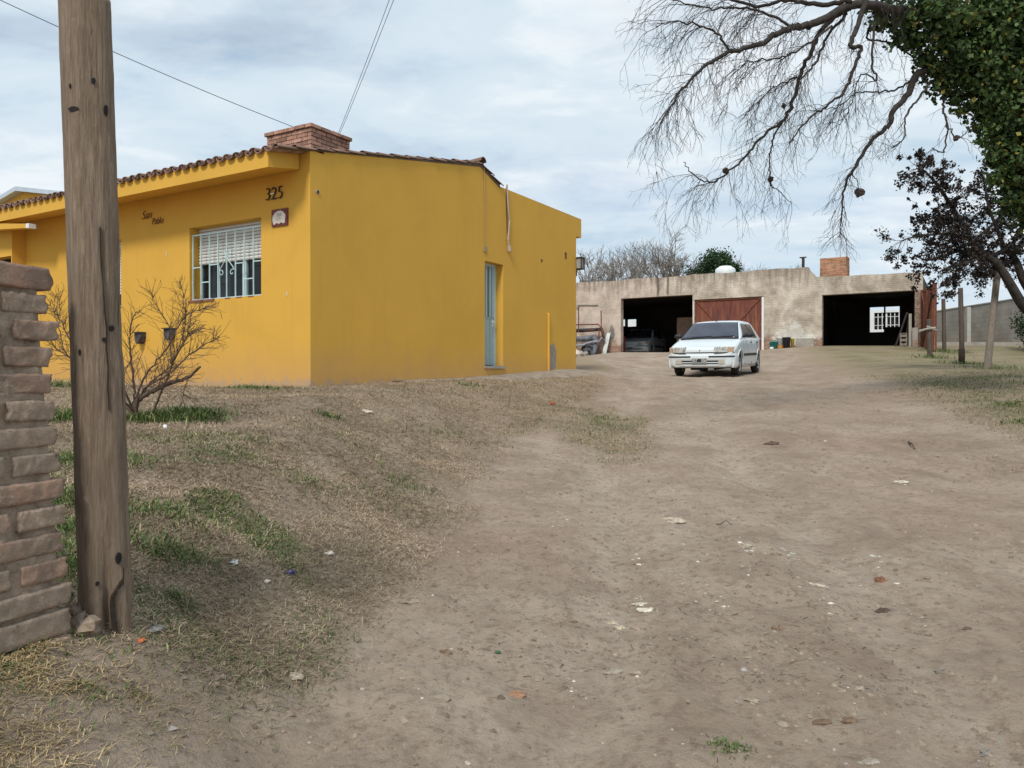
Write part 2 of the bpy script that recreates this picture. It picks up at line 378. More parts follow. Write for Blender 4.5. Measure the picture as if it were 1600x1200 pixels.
def ground_mat():
    m, t, bs = newmat('dirt_ground'); k = NT(t); v = k.coord()
    a = k.n('ShaderNodeVertexColor'); a.layer_name = 'col'; sp = k.n('ShaderNodeSeparateColor'); k.L(a.outputs[0], sp.inputs[0])
    dirt = k.ramp(k.noise(v, 1.1, 7, 0.62, 0.3), [(0.28, (0.29, 0.220, 0.165)), (0.5, (0.39, 0.307, 0.236)), (0.72, (0.475, 0.385, 0.305))])
    dirt = k.mix(k.ramp(k.noise(v, 0.35, 4, 0.6), [(0.48, (0, 0, 0)), (0.72, (0.45,) * 3)]), dirt, (0.32, 0.205, 0.145))
    dirt = k.mix(k.math('MULTIPLY', sp.outputs[2], k.ramp(k.noise(v, 3, 4), [(0.38, (0.08,) * 3), (0.64, (0.7,) * 3)])), dirt, (0.48, 0.395, 0.315))
    dirt = k.mix(k.ramp(k.noise(v, 16, 6, 0.75), [(0.36, (0.6,) * 3), (0.50, (0, 0, 0))]), dirt, (0.215, 0.155, 0.115))
    dirt = k.mix(k.ramp(k.noise(k.coord(scale=(1, 0.7, 1)), 2.1, 10, 0.78, 0.4), [(0.40, (0.34,) * 3), (0.52, (0,) * 3)]), dirt, (0.205, 0.148, 0.108))
    vo = k.n('ShaderNodeTexVoronoi'); vo.inputs['Scale'].default_value = 38; k.L(v, vo.inputs['Vector'])
    spk = k.math('MULTIPLY', k.ramp(vo.outputs['Distance'], [(0.10, (1,) * 3), (0.2, (0,) * 3)]), k.ramp(k.noise(v, 2.6, 4, 0.6), [(0.55, (0,) * 3), (0.66, (1,) * 3)]))
    dirt = k.mix(spk, dirt, (0.46, 0.41, 0.35))
    pale = k.ramp(k.noise(v, 4.3, 6, 0.7, 0.5), [(0.68, (0,) * 3), (0.76, (0.65,) * 3)])
    dirt = k.mix(pale, dirt, (0.43, 0.385, 0.33))
    vo2 = k.n('ShaderNodeTexVoronoi'); vo2.inputs['Scale'].default_value = 11; k.L(k.coord(scale=(1, 1.4, 1)), vo2.inputs['Vector'])
    dk = k.math('MULTIPLY', k.ramp(vo2.outputs['Distance'], [(0.05, (0.8,) * 3), (0.13, (0,) * 3)]), k.ramp(k.noise(v, 3.4, 4, 0.6), [(0.5, (0,) * 3), (0.6, (1,) * 3)]))
    dirt = k.mix(dk, dirt, (0.11, 0.08, 0.06))
    straw = k.ramp(k.noise(v, 26, 7, 0.8), [(0.3, (0.17, 0.12, 0.08)), (0.5, (0.31, 0.235, 0.157)), (0.68, (0.49, 0.39, 0.275))])
    grn = k.ramp(k.noise(v, 30, 6, 0.7), [(0.35, (0.075, 0.085, 0.032)), (0.7, (0.22, 0.215, 0.09))])
    c = k.mix(sp.outputs[0], dirt, straw); c = k.mix(k.math('MULTIPLY', sp.outputs[1], 0.8), c, grn)
    k.L(c, bs.inputs['Base Color']); bs.inputs['Roughness'].default_value = 0.95; bs.inputs['Specular IOR Level'].default_value = 0.15
    h = k.math('ADD', k.math('MULTIPLY', k.noise(v, 9, 8, 0.72), 1.0), k.math('MULTIPLY', k.noise(v, 70, 5, 0.75), 0.35))
    k.bump(h, bs, 0.9, 0.045); return m
M['ground'] = ground_mat()
tag(np_mesh('ground', V, Fq, M['ground'], color=colr, smooth=True), kind='structure')

# ------------------------------------------------------------------ grass and gravel
def blades(name, P, L, Wd, elev, color, mat, bend=0.5):
    n = len(P); th = rng.uniform(0, 2 * np.pi, n); e = elev
    d = np.stack([np.cos(th) * np.cos(e), np.sin(th) * np.cos(e), np.sin(e)], 1)
    e2 = np.maximum(e - bend, -0.25); t2 = th + rng.normal(0, 0.5, n)
    d2 = np.stack([np.cos(t2) * np.cos(e2), np.sin(t2) * np.cos(e2), np.sin(e2)], 1)
    s = np.stack([-np.sin(th), np.cos(th), np.zeros(n)], 1) * Wd[:, None] / 2
    p1 = P + d * (L * 0.5)[:, None]; p2 = p1 + d2 * (L * 0.5)[:, None]
    V = np.stack([P - s, P + s, p1 + s * 0.8, p1 - s * 0.8, p2 + s * 0.25, p2 - s * 0.25], 1).reshape(-1, 3)
    b = np.arange(n)[:, None] * 6
    Fq = np.concatenate([b + np.array([[0, 1, 2, 3]]), b + np.array([[3, 2, 4, 5]])])
    o = np_mesh(name, V, Fq, mat, color=np.repeat(color, 6, 0)); return o
M['blade'] = attrmat('grass_blade', 0.75, 0.1)
def sample(n, maskf, ymin=1.9, ymax=15, xr=0.72, power=1.0):
    """points whose density falls with distance, kept where maskf says so"""
    u = rng.uniform(0, 1, n); y = ymin * (ymax / ymin) ** (u ** power); x = rng.uniform(-xr, xr, n) * y
    keep = rng.uniform(0, 1, n) < maskf(x, y); x = x[keep]; y = y[keep]
    return x, y
def inhouse(x, y):
    dx, dy = x + 2.88, y - 10.98; s = -(dx * 0.857 - dy * 0.514); t = dx * 0.514 + dy * 0.857
    return (s > -0.02) & (t > -0.02)
x, y = sample(820000, lambda x, y: gmask(x, y) ** 1.3 * ~inhouse(x, y), 1.9, 17)
n = len(x); P = np.stack([x, y, height(x, y) + 0.001], 1)
far = 1 + y / 10
g = rng.uniform(0, 1, (n, 1)); patch = (sm(fbm(x, y, 0.5, 3, 81) * 2 + 0.5))[:, None]
colb = np.array([0.24, 0.165, 0.108]) * (1 - g) + np.array([0.58, 0.46, 0.325]) * g
colb = colb * (0.72 + 0.42 * patch)
nl_ = (y < 2.6); colb[nl_] = colb[nl_] * np.array([1.08, 1.06, 0.84]); isg = rng.uniform(0, 1, n) < 0.03 + 0.5 * greenmask(x, y)
colb[isg] = np.array([0.16, 0.19, 0.07]) * rng.uniform(0.6, 1.3, (isg.sum(), 1))
tag(blades('dry_grass', P, rng.uniform(0.018, 0.055, n) * far ** 0.5, rng.uniform(0.0014, 0.0030, n) * far, rng.uniform(0.05, 0.65, n), colb, M['blade']), 'short straw coloured dry grass matted over the bank and lawn', 'grass', kind='stuff')
# green tufts and weeds
def gm2(x, y):
    return np.clip(greenmask(x, y) * 1.3, 0, 1) * ~inhouse(x, y)
x, y = sample(220000, gm2, 2.1, 15)
spots = [(110, 655, 0.30, 900), (60, 655, 0.25, 500), (225, 657, 0.35, 700), (275, 655, 0.34, 1500), (315, 650, 0.18, 600), (100, 603, 0.5, 500), (400, 607, 0.45, 700), (350, 603, 0.5, 500), (515, 651, 0.16, 220), (110, 720, 0.24, 1200), (112, 780, 0.22, 1400), (115, 830, 0.20, 1500), (90, 860, 0.16, 700), (115, 890, 0.14, 700),
         (245, 803, 0.22, 500), (285, 870, 0.20, 500), (215, 722, 0.26, 350), (475, 752, 0.22, 160), (640, 760, 0.25, 160), (270, 800, 0.35, 350), (240, 860, 0.2, 400), (600, 780, 0.4, 140), (278, 942, 0.07, 170), (735, 604, 0.3, 120), (1140, 1170, 0.08, 130), (560, 700, 0.5, 90), (385, 688, 0.2, 60), (690, 675, 0.5, 110),
         (1580, 632, 0.35, 350), (1597, 660, 0.3, 250)]
sx, sy, tall = [], [], []
for px, py, r, cnt in spots:
    p = ray_ground(px, py); a = rng.normal(0, 1, (cnt, 2)) * r * 0.5
    sx.append(p.x + a[:, 0]); sy.append(p.y + a[:, 1] * 0.7)
    tall.append(np.full(cnt, 1.9 if (py < 660 and px < 340) else (0.5 if px == 1140 else 1.0)))
for (px, Yq) in ((1453, 24), (1475, 26), (1503, 21.5), (1540, 18)):
    a = rng.normal(0, 0.35, (350, 2)); sx.append((px - 800) / 1200 * Yq + a[:, 0]); sy.append(Yq - 0.2 + a[:, 1]); tall.append(np.full(350, 1.5))
for (s0, t0) in ((9.3, -0.35), (9.0, -0.3), (10.2, -0.4)):
    a = rng.normal(0, 0.18, (300, 2)); sx.append(12.08 - 0.857 * s0 + 0.514 * t0 + a[:, 0]); sy.append(30 + 0.514 * s0 + 0.857 * t0 + a[:, 1]); tall.append(np.full(300, 3.0))
x = np.concatenate([x] + sx); y = np.concatenate([y] + sy); tall = np.concatenate([np.full(len(x) - sum(map(len, sx)), 0.7)] + tall)
ok = ~inhouse(x, y); x = x[ok]; y = y[ok]; tall = tall[ok]
n = len(x); P = np.stack([x, y, height(x, y)], 1)
g = rng.uniform(0, 1, (n, 1))
colb = np.array([0.045, 0.085, 0.022]) * (1 - g) + np.array([0.155, 0.215, 0.065]) * g
yl = rng.uniform(0, 1, n) < 0.12; colb[yl] = np.array([0.38, 0.32, 0.17])
tag(blades('green_grass', P, rng.uniform(0.025, 0.06, n) * tall * (1 + y / 25), rng.uniform(0.002, 0.005, n) * (1 + y / 9), rng.uniform(0.35, 1.35, n), colb, M['blade'], 0.6), 'green weeds and grass tufts growing through the dry lawn', 'grass', kind='stuff')

def stone_mesh_np(C, r, flat, seedbase=0):
    """many small stones, octahedra-like lumps: 6 verts each subdivided once by hand (14 faces)"""
    n = len(C)
    base = np.array([[1, 0, 0], [0.4, 0.9, 0], [-0.6, 0.7, 0], [-1, -0.1, 0], [-0.35, -0.9, 0], [0.6, -0.75, 0], [0.45, 0.2, 0.8], [-0.4, 0.25, 0.85], [0.0, -0.5, 0.75]])
    j = base[None] * (1 + rng.uniform(-0.3, 0.3, (n, 9, 3)))
    th = rng.uniform(0, 6.28, n); c, s = np.cos(th)[:, None], np.sin(th)[:, None]
    xx = j[:, :, 0] * c - j[:, :, 1] * s; yy = j[:, :, 0] * s + j[:, :, 1] * c
    V = np.stack([C[:, 0:1] + xx * r[:, None], C[:, 1:2] + yy * r[:, None], C[:, 2:3] + (j[:, :, 2] * flat - 0.1) * r[:, None]], 2).reshape(-1, 3)
    F0 = np.array([[0, 1, 6], [1, 2, 7], [1, 7, 6], [2, 3, 7], [3, 4, 8], [3, 8, 7], [4, 5, 8], [5, 0, 6], [5, 6, 8], [6, 7, 8]])
    Fq = (np.arange(n)[:, None, None] * 9 + F0[None]).reshape(-1, 3); return V, Fq
x, y = sample(3000, lambda x, y: (1 - gmask(x, y)) * (0.25 + 0.75 * (fbm(x, y, 0.7, 3, 91) > 0.08)), 2.0, 20)
n = len(x); P = np.stack([x, y, height(x, y)], 1)
r = 0.003 + rng.exponential(0.0042, n) * (1 + y / 12)
r = np.minimum(r, 0.020)
pal = np.array([[0.20, 0.155, 0.12], [0.27, 0.22, 0.175], [0.42, 0.37, 0.31], [0.15, 0.115, 0.09], [0.33, 0.30, 0.27], [0.56, 0.51, 0.45]])
ci = rng.choice(6, n, p=[0.44, 0.26, 0.05, 0.20, 0.04, 0.01]); cc = pal[ci] * rng.uniform(0.85, 1.15, (n, 1))
V, Fq = stone_mesh_np(P, r, 0.6)
M['pebble'] = attrmat('pebble_stone', 0.95, 0.25, 60)
xs_, ys_ = sample(20000, lambda x, y: (1 - gmask(x, y)) * np.clip((fbm(x, y, 0.6, 4, 97) * 2.4 + 0.25), 0.04, 1), 2.0, 16)
ns_ = len(xs_); rs_ = np.minimum(0.0025 + rng.exponential(0.0042, ns_) * (1 + ys_ / 9), 0.022)
Vs_, Fs_ = stone_mesh_np(np.stack([xs_, ys_, height(xs_, ys_) - rs_ * 0.1], 1), rs_, 0.7)
cs_ = np.array([0.31, 0.24, 0.18]) * rng.uniform(0.55, 1.02, (ns_, 1))
tag(np_mesh('soil_crumbs', Vs_, Fs_, M['pebble'], color=np.repeat(cs_, 9, 0)), 'loose crumbs and clods of the same dry soil on the drive', 'soil', kind='stuff')
tag(np_mesh('gravel', V, Fq, M['pebble'], color=np.repeat(cc, 9, 0)), 'scattered small gravel and crumbs of dry soil on the dirt drive', 'gravel', kind='stuff')
x, y = sample(14000, lambda x, y: np.clip((1 - gmask(x, y)) * (fbm(x, y, 1.2, 3, 95) > 0.10), 0, 1) * 0.8, 2.2, 17)
P = np.stack([x, y, height(x, y) + 0.002], 1); n = len(x)
g = rng.uniform(0, 1, (n, 1)); colb = np.array([0.08, 0.06, 0.045]) * (1 - g) + np.array([0.36, 0.29, 0.20]) * g
tag(blades('dead_leaf_litter', P, rng.uniform(0.012, 0.045, n) * (1 + y / 15), rng.uniform(0.002, 0.005, n) * (1 + y / 10), rng.uniform(0.0, 0.35, n), colb, M['blade']), 'bits of twig, straw and leaf litter strewn on the dirt drive', 'litter', kind='stuff')

# individual stones seen on the drive: px, py, half width in px, flatness, colour, label
STONES = [
 (1053, 815, 14, .45, (0.52, .48, .42), 'chunky pale whitish stone half buried in the middle of the dirt drive'),
 (1165, 853, 13, .15, (0.42, .38, .33), 'flat crumbly pale stone level with the soil, right of the chunky whitish stone'),
 (1410, 754, 13, .22, (0.60, .58, .53), 'chalk white flat stone far up the right side of the drive'),
 (1377, 909, 11, .6, (0.24, .13, .09), 'rounded reddish brown stone on the right side of the drive'),
 (1382, 957, 13, .3, (0.10, .08, .065), 'dark flat stone just below the reddish brown round one'),
 (1445, 993, 12, .4, (0.25, .22, .19), 'smooth grey stone on the right below the dark flat stone'),
 (1218, 986, 10, .6, (0.25, .19, .15), 'brown knobbly stone in loose soil near the middle of the drive'),
 (959, 1051, 14, .35, (0.36, .345, .31), 'angular light grey stone in the centre foreground'),
 (995, 1056, 8, .5, (0.42, .36, .31), 'small pinkish stone right beside the angular light grey stone'),
 (968, 983, 9, .5, (0.52, .48, .41), 'cream coloured lump below the white crushed stone'),
 (957, 976, 7, .5, (0.50, .46, .40), 'small cream lump touching the larger cream lump'),
 (1012, 955, 14, .15, (0.70, .69, .65), 'bright white crushed flat stone in the middle of the drive'),
 (1001, 945, 10, .25, (0.56, .53, .48), 'pale broken chip just above the bright white crushed stone'),
 (1275, 915, 11, .2, (0.56, .52, .46), 'thin whitish stone chip right of centre on the drive'),
 (1177, 1100, 12, .35, (0.36, .33, .28), 'long narrow beige stone in the centre foreground'),
 (1286, 1133, 14, .42, (0.20, .145, .11), 'large brown stone half sunk in the right foreground'),
 (1330, 1130, 15, .42, (0.22, .16, .12), 'large brown stone on the right of its half sunk neighbour'),
 (697, 1022, 9, .6, (0.22, .17, .13), 'lone round brown stone left of centre in the foreground'),
 (458, 1061, 14, .4, (0.38, .35, .31), 'pale grey rough stone below the end of the grassy bank'),
 (238, 986, 17, .22, (0.22, .235, .24), 'flat blue grey slate beside the wooden pole foot'),
 (315, 997, 10, .6, (0.34, .29, .24), 'beige stone in dry grass right of the blue grey slate'),
 (806, 1087, 16, .15, (0.36, .22, .15), 'flat orange brown stone worn into the drive in the foreground'),
 (680, 1091, 22, .12, (0.29, .26, .225), 'wide flat grey stone flush with the soil left of centre'),
 (640, 942, 24, .12, (0.30, .265, .225), 'wide flat grey stone at the toe of the grassy bank'),
 (1475, 1052, 13, .2, (0.24, .22, .205), 'flat grey stone flush with the soil near the right edge'),
 (1362, 1195, 16, .3, (0.38, .36, .33), 'light grey stone cut by the bottom edge on the right'),
 (1546, 1180, 13, .25, (0.27, .26, .25), 'dull grey stone in the bottom right corner'),
 (1408, 945, 13, .15, (0.34, .30, .26), 'flat beige stone right of the dark flat stone'),
 (832, 770, 8, .3, (0.36, .33, .31), 'pale grey stone on the drive edge beside the grassy bank'),
 (1207, 694, 12, .4, (0.13, .10, .085), 'dark clod lying in leaf litter far up the drive'),
 (896, 975, 7, .4, (0.20, .16, .13), 'small brown stone left of the cream lumps'),
 (1342, 970, 9, .45, (0.27, .225, .19), 'small dusty stone left of the dark flat stone'),
 (1520, 833, 10, .25, (0.31, .275, .24), 'flat pale brown stone near the right edge halfway up'),
 (1165, 1030, 9, .4, (0.30, .26, .22), 'dusty stone between the knobbly brown stone and the long beige one'),
 (1316, 1082, 8, .5, (0.34, .30, .26), 'small pale stone above the two large brown stones'),
 (1345, 1080, 8, .4, (0.42, .39, .34), 'small whitish stone above the two large brown stones'),
 (880, 1080, 7, .5, (0.22, .18, .15), 'small dark stone right of the flat orange brown stone'),
 (573, 645, 8, .5, (0.62, .58, .52), 'white stone on the lawn below the yellow house wall'),
 (1512, 985, 7, .5, (0.16, .12, .10), 'tiny dark stone near the right edge beyond the grey stone')]
def rock_mat(c, i):
    return surf('stone_%s' % i, tuple(q * 0.62 * w_ for q, w_ in zip(c, (1.1, 1, .88))), tuple(min(1, q * 1.08 * w_) for q, w_ in zip(c, (1.08, 1, .89))), 26, 0.95, 0.9, 55, 0.012)
import colorsys
_mc = {}
for k, (px, py, hw, fl, c, lab) in enumerate(STONES):
    p = ray_ground(px, py); r = hw / F * p.y * 1.0
    b = MB(); b.smooth = hw < 0
    b.blob((0, 0, 0), r, seed=k * 7 + 3, n1=16, n2=10, amp=0.42, flat=max(fl * 0.9, 0.24), rot=random.uniform(-0.5, 0.5), sx=1.0)
    # stretch across the view, as they lie
    b.v = [(vx * 1.0, vy * 0.72, vz) for vx, vy, vz in b.v]
    o = b.build('stone', rock_mat(c, 'tone'), loc=(p.x, p.y, p.z - r * 0.08)); tag(o, lab, 'stone', 'stones on the dirt drive')
# crushed white chips round some of the pale stones
cx_l, cy_l, cr_l = [], [], []
for px, py, rp, cnt in ((1012, 955, 16, 60), (1001, 945, 12, 26), (968, 983, 14, 22), (1165, 853, 15, 60), (1053, 815, 15, 46), (1275, 915, 11, 20), (985, 852, 12, 22), (1000, 872, 14, 26), (1240, 873, 12, 34), (1360, 877, 26, 56), (1285, 940, 26, 44), (1175, 893, 10, 12), (1410, 754, 14, 30), (1335, 920, 18, 20), (1105, 850, 30, 18), (900, 1080, 20, 24), (1120, 945, 20, 22), (870, 820, 20, 10), (1065, 900, 25, 30), (1420, 960, 20, 20), (680, 1040, 40, 12), (1370, 1100, 60, 14)):
    p = ray_ground(px, py); a = rng.normal(0, 1, (cnt, 2)) * rp / F * p.y * 0.62; cx_l.append(p.x + a[:, 0]); cy_l.append(p.y + a[:, 1] * 2.2); cr_l.append(0.0012 + rng.exponential(0.0022, cnt) * (1 + p.y / 8))
cx_l = np.concatenate(cx_l); cy_l = np.concatenate(cy_l); cr_l = np.concatenate(cr_l)
Vc, Fc = stone_mesh_np(np.stack([cx_l, cy_l, height(cx_l, cy_l)], 1), cr_l, 0.35)
tag(np_mesh('stone_chips', Vc, Fc, M['pebble'], color=np.repeat(np.array([0.60, 0.55, 0.47]) * rng.uniform(0.5, 1.1, (len(cr_l), 1)), 9, 0)), 'crushed whitish stone chips trodden into the middle of the drive', 'chips', kind='stuff')
# litter objects
def scrap(name, px, py, size, mat, lab, cat, amp=0.5, flat=0.35):
    p = ray_ground(px, py); r = size / F * p.y; b = MB(); b.blob((0, 0, 0), r, seed=int(px), n1=9, n2=5, amp=amp, flat=flat)
    tag(b.build(name, mat, loc=(p.x, p.y, p.z + r * flat * 0.5)), lab, cat)
scrap('brick_fragment', 219, 1003, 7, plain('bright_orange_clay', (0.60, 0.17, 0.06), 0.9), 'small bright orange brick fragment beside the pole foot', 'fragment')
scrap('bottle_cap', 778, 1023, 5, plain('green_plastic', (0.03, 0.10, 0.05), 0.4), 'tiny dark green scrap pressed into the dirt drive', 'scrap', 0.2)
scrap('plastic_scrap', 451, 896, 6, plain('blue_plastic', (0.05, 0.05, 0.30), 0.4), 'crumpled dark blue plastic scrap in the dry grass', 'scrap', 0.8, 0.5)
scrap('paper_scrap', 365, 883, 8, M['white'], 'torn white paper scrap on the left of the bank', 'scrap', 0.8, 0.3)
scrap('paper_scrap', 513, 869, 7, M['ceramic'], 'cream crumpled paper scrap in the middle of the bank', 'scrap', 0.7, 0.4)
scrap('paper_scrap', 416, 914, 5, M['ceramic'], 'small yellowish scrap below the blue plastic scrap', 'scrap', 0.4, 0.6)
scrap('paper_scrap', 258, 669, 4, M['white'], 'small white ball of paper below the bare shrub', 'scrap', 0.3, 0.9)
scrap('clay_shard', 863, 633, 5, plain('burnt_clay', (0.30, 0.10, 0.05), 0.9), 'small reddish clay shard on the yellowish grass patch', 'shard', 0.3, 0.8)
def twig(px0, py0, px1, py1, r, lab, mat):
    a = ray_ground(px0, py0); b_ = ray_ground(px1, py1); b = MB()
    pts = [a.lerp(b_, t) + Vector((random.uniform(-1, 1) * 0.01, 0, 0.012 + (0.03 if 0.3 < t < 0.8 else 0))) for t in (0, .3, .6, 1)]
    b.tube(pts, [r, r * 0.9, r * 0.7, r * 0.5], 5); tag(b.build('twig', mat), lab, 'twig')
M['bark'] = surf('dark_bark', (0.045, 0.034, 0.028), (0.12, 0.095, 0.08), 18, 0.9, 0.5, 60)
twig(1420, 692, 1429, 703, 0.012, 'short black forked twig standing out on the right of the drive', M['bark'])
twig(1119, 823, 1145, 824, 0.005, 'thin dark twig lying right of the chunky whitish stone', M['bark'])
twig(230, 650, 350, 660, 0.010, 'long pale fallen twig on the lawn at the foot of the bare shrub', M['bark'])

# ------------------------------------------------------------------ brick pier and wooden pole
def stone_brick(b, M4, lx, ly, lz, seed, det=True):
    """weathered brick: rounded, chipped box with lx,ly,lz size, centred, mapped by M4"""
    rr = random.Random(seed); nx_, ny_, nz_ = (26, 4, 7) if det else (8, 3, 3)
    off = rr.uniform(0, 100)
    def P(i, j, k):
        u, v_, w_ = i / nx_ * 2 - 1, j / ny_ * 2 - 1, k / nz_ * 2 - 1
        x_, y_, z_ = u * lx / 2, v_ * ly / 2, w_ * lz / 2
        rd = 0.0035
        ex = max(0, abs(x_) - (lx / 2 - rd)), max(0, abs(y_) - (ly / 2 - rd)), max(0, abs(z_) - (lz / 2 - rd))
        l = math.sqrt(sum(e * e for e in ex))
        if l > rd:
            f = rd / l
            x_ = math.copysign(abs(x_) - ex[0] * (1 - f), x_); y_ = math.copysign(abs(y_) - ex[1] * (1 - f), y_); z_ = math.copysign(abs(z_) - ex[2] * (1 - f), z_)
        d = 0.0018 * (math.sin(x_ * 47 + off) + math.sin(y_ * 61 + z_ * 83 + off * 2)) * 0.5
        ch = float(fbm(np.array([x_ + off]), np.array([z_ + y_ * 1.3 + off]), 0.02, 3, 5)[0]) * 0.006
        return M4 @ Vector((x_ + (d + ch * 2.2) * (abs(u) > 0.9), y_ + (d * 0.5 + ch) * (1 if v_ > 0 else -1) * (abs(v_) > 0.99), z_ + (d * 0.45 + ch * 0.7)))
    idx = {}; base = len(b.v)
    for i in range(nx_ + 1):
        for j in range(ny_ + 1):
            for k in range(nz_ + 1):
                if i in (0, nx_) or j in (0, ny_) or k in (0, nz_):
                    idx[i, j, k] = len(b.v); b.v.append(tuple(P(i, j, k)))
    for i in range(nx_):
        for j in range(ny_):
            b.face([idx[i, j, 0], idx[i, j + 1, 0], idx[i + 1, j + 1, 0], idx[i + 1, j, 0]]); b.face([idx[i, j, nz_], idx[i + 1, j, nz_], idx[i + 1, j + 1, nz_], idx[i, j + 1, nz_]])
        for k in range(nz_):
            b.face([idx[i, 0, k], idx[i + 1, 0, k], idx[i + 1, 0, k + 1], idx[i, 0, k + 1]]); b.face([idx[i, ny_, k], idx[i, ny_, k + 1], idx[i + 1, ny_, k + 1], idx[i + 1, ny_, k]])
    for j in range(ny_):
        for k in range(nz_):
            b.face([idx[0, j, k], idx[0, j, k + 1], idx[0, j + 1, k + 1], idx[0, j + 1, k]]); b.face([idx[nx_, j, k], idx[nx_, j + 1, k], idx[nx_, j + 1, k + 1], idx[nx_, j, k + 1]])
PY = 2.5
pd = Vector((0.351, 0.936, 0)); pn = Vector((0.936, -0.351, 0))       # along the face (away), outward normal
pe0 = Vector(((110 - CX) / F * PY, PY, (988 - HY) / -F * PY)); pe1 = Vector(((72 - CX) / F * PY, PY, (590 - 415) / F * PY))
pier = empty('brick_pier', (pe0.x - 0.25, PY - 0.25, pe0.z - 0.1)); tag(pier, 'weathered brick gate pier with raked mortar joints at the left edge', 'pier')
bb = MB(); bb.smooth = True; mm_ = MB()
H = pe1.z - pe0.z; ncourse = 14; ch = H / ncourse
def pier_pt(k, h): return pe0.lerp(pe1, h / H) - pd * k           # k metres back along the face from the far edge
for ci_ in range(-2, ncourse):
    h = (ci_ + 0.5) * ch; bh = ch * 0.74
    jit = random.uniform(-0.006, 0.006)
    brs = [(0.0, 0.155), (0.185, 0.44), (0.47, 0.62)] if ci_ % 2 == 0 else [(0.0, 0.30), (0.33, 0.60)]
    if ci_ == ncourse - 1: brs = [(-0.01, 0.60)]; bh = ch * 0.86
    if ci_ == ncourse - 3: brs = [(-0.03, 0.115), (0.16, 0.44), (0.47, 0.62)]
    if ci_ < 1: brs = [(-0.005, 0.6)]; bh = ch * 0.92
    for (a, c) in brs:
        for layer in range(2):
            ctr = pier_pt((a + c) / 2, h) - pn * (0.065 + layer * 0.15 - random.uniform(-0.006, 0.006)) + pd * jit
            Mx = Matrix.Translation(ctr) @ Matrix(((pd.x, pn.x, 0, 0), (pd.y, pn.y, 0, 0), (0, 0, 1, 0), (0, 0, 0, 1))) @ Matrix.Rotation(random.uniform(-0.02, 0.02), 4, 'Y')
            stone_brick(bb, Mx, c - a, 0.13, bh, ci_ * 31 + int(a * 100) + layer, layer == 0)
o = bb.build('bricks', M['old_brick']); o.parent = pier; o.matrix_parent_inverse = Matrix.Translation(pier.location).inverted()
prof = []
nseg = 28; b = len(mm_.v)
for kx in range(nseg + 1):
    for hz in range(57):
        h = -0.2 + (H - ch * 0.3 + 0.2) * hz / 56; k_ = 0.028 + 0.58 * kx / nseg
        n_ = float(fbm(np.array([k_ * 1.0]), np.array([h]), 0.05, 3, 77)[0])
        mm_.v.append(tuple(pier_pt(k_, h) - pn * (0.013 + 0.020 * n_)))
for kx in range(nseg):
    for hz in range(56): mm_.face([b + kx * 57 + hz, b + (kx + 1) * 57 + hz, b + (kx + 1) * 57 + hz + 1, b + kx * 57 + hz + 1])
q = [pier_pt(0.03, -0.2), pier_pt(0.03, H - ch * 0.3), pier_pt(0.61, H - ch * 0.3), pier_pt(0.61, -0.2)]
mm_.prism([0, 1, 2, 3], lambda i_: q[i_] - pn * 0.045, lambda i_: q[i_] - pn * 0.26)
mm_.smooth = True
o = mm_.build('mortar', M['mortar']); o.parent = pier; o.matrix_parent_inverse = Matrix.Translation(pier.location).inverted()

def wood_mat(name, c1, c2, c3):
    m, t, bs = newmat(name); k = NT(t); v = k.coord(scale=(1, 1, 0.06)); v2 = k.coord()
    c = k.ramp(k.noise(v, 120, 8, 0.8, 0.15), [(0.34, c1), (0.5, c2), (0.64, c3)])
    c = k.mix(k.ramp(k.noise(k.coord(scale=(1, 1, 0.04)), 26, 4, 0.6), [(0.56, (0,) * 3), (0.66, (0.55,) * 3)]), c, c3)
    c = k.mix(k.ramp(k.noise(v2, 2.2, 5, 0.6), [(0.4, (0.5,) * 3), (0.65, (0,) * 3)]), c, tuple(q * 0.62 for q in c2))
    crack = k.ramp(k.noise(k.coord(scale=(1, 1, 0.035)), 42, 3, 0.5, 0.6), [(0.30, (0.8,) * 3), (0.33, (0,) * 3)])
    c = k.mix(crack, c, (0.035, 0.025, 0.02))
    c = k.mix(k.ramp(k.noise(v2, 26, 5, 0.7), [(0.62, (0,) * 3), (0.78, (0.4,) * 3)]), c, (0.42, 0.36, 0.28))
    k.L(c, bs.inputs['Base Color']); bs.inputs['Roughness'].default_value = 0.88; bs.inputs['Specular IOR Level'].default_value = 0.25
    k.bump(k.math('ADD', k.noise(v, 60, 7, 0.7, 0.5), k.math('MULTIPLY', crack, -0.9)), bs, 0.7, 0.012); return m
M['wood'] = wood_mat('weathered_pole_wood', (0.115, 0.080, 0.054), (0.215, 0.158, 0.112), (0.33, 0.255, 0.19))
M['wood_grey'] = wood_mat('grey_post_wood', (0.14, 0.115, 0.09), (0.26, 0.22, 0.18), (0.38, 0.33, 0.28))
M['wood_dark'] = wood_mat('dark_post_wood', (0.05, 0.038, 0.03), (0.11, 0.085, 0.068), (0.19, 0.15, 0.125))
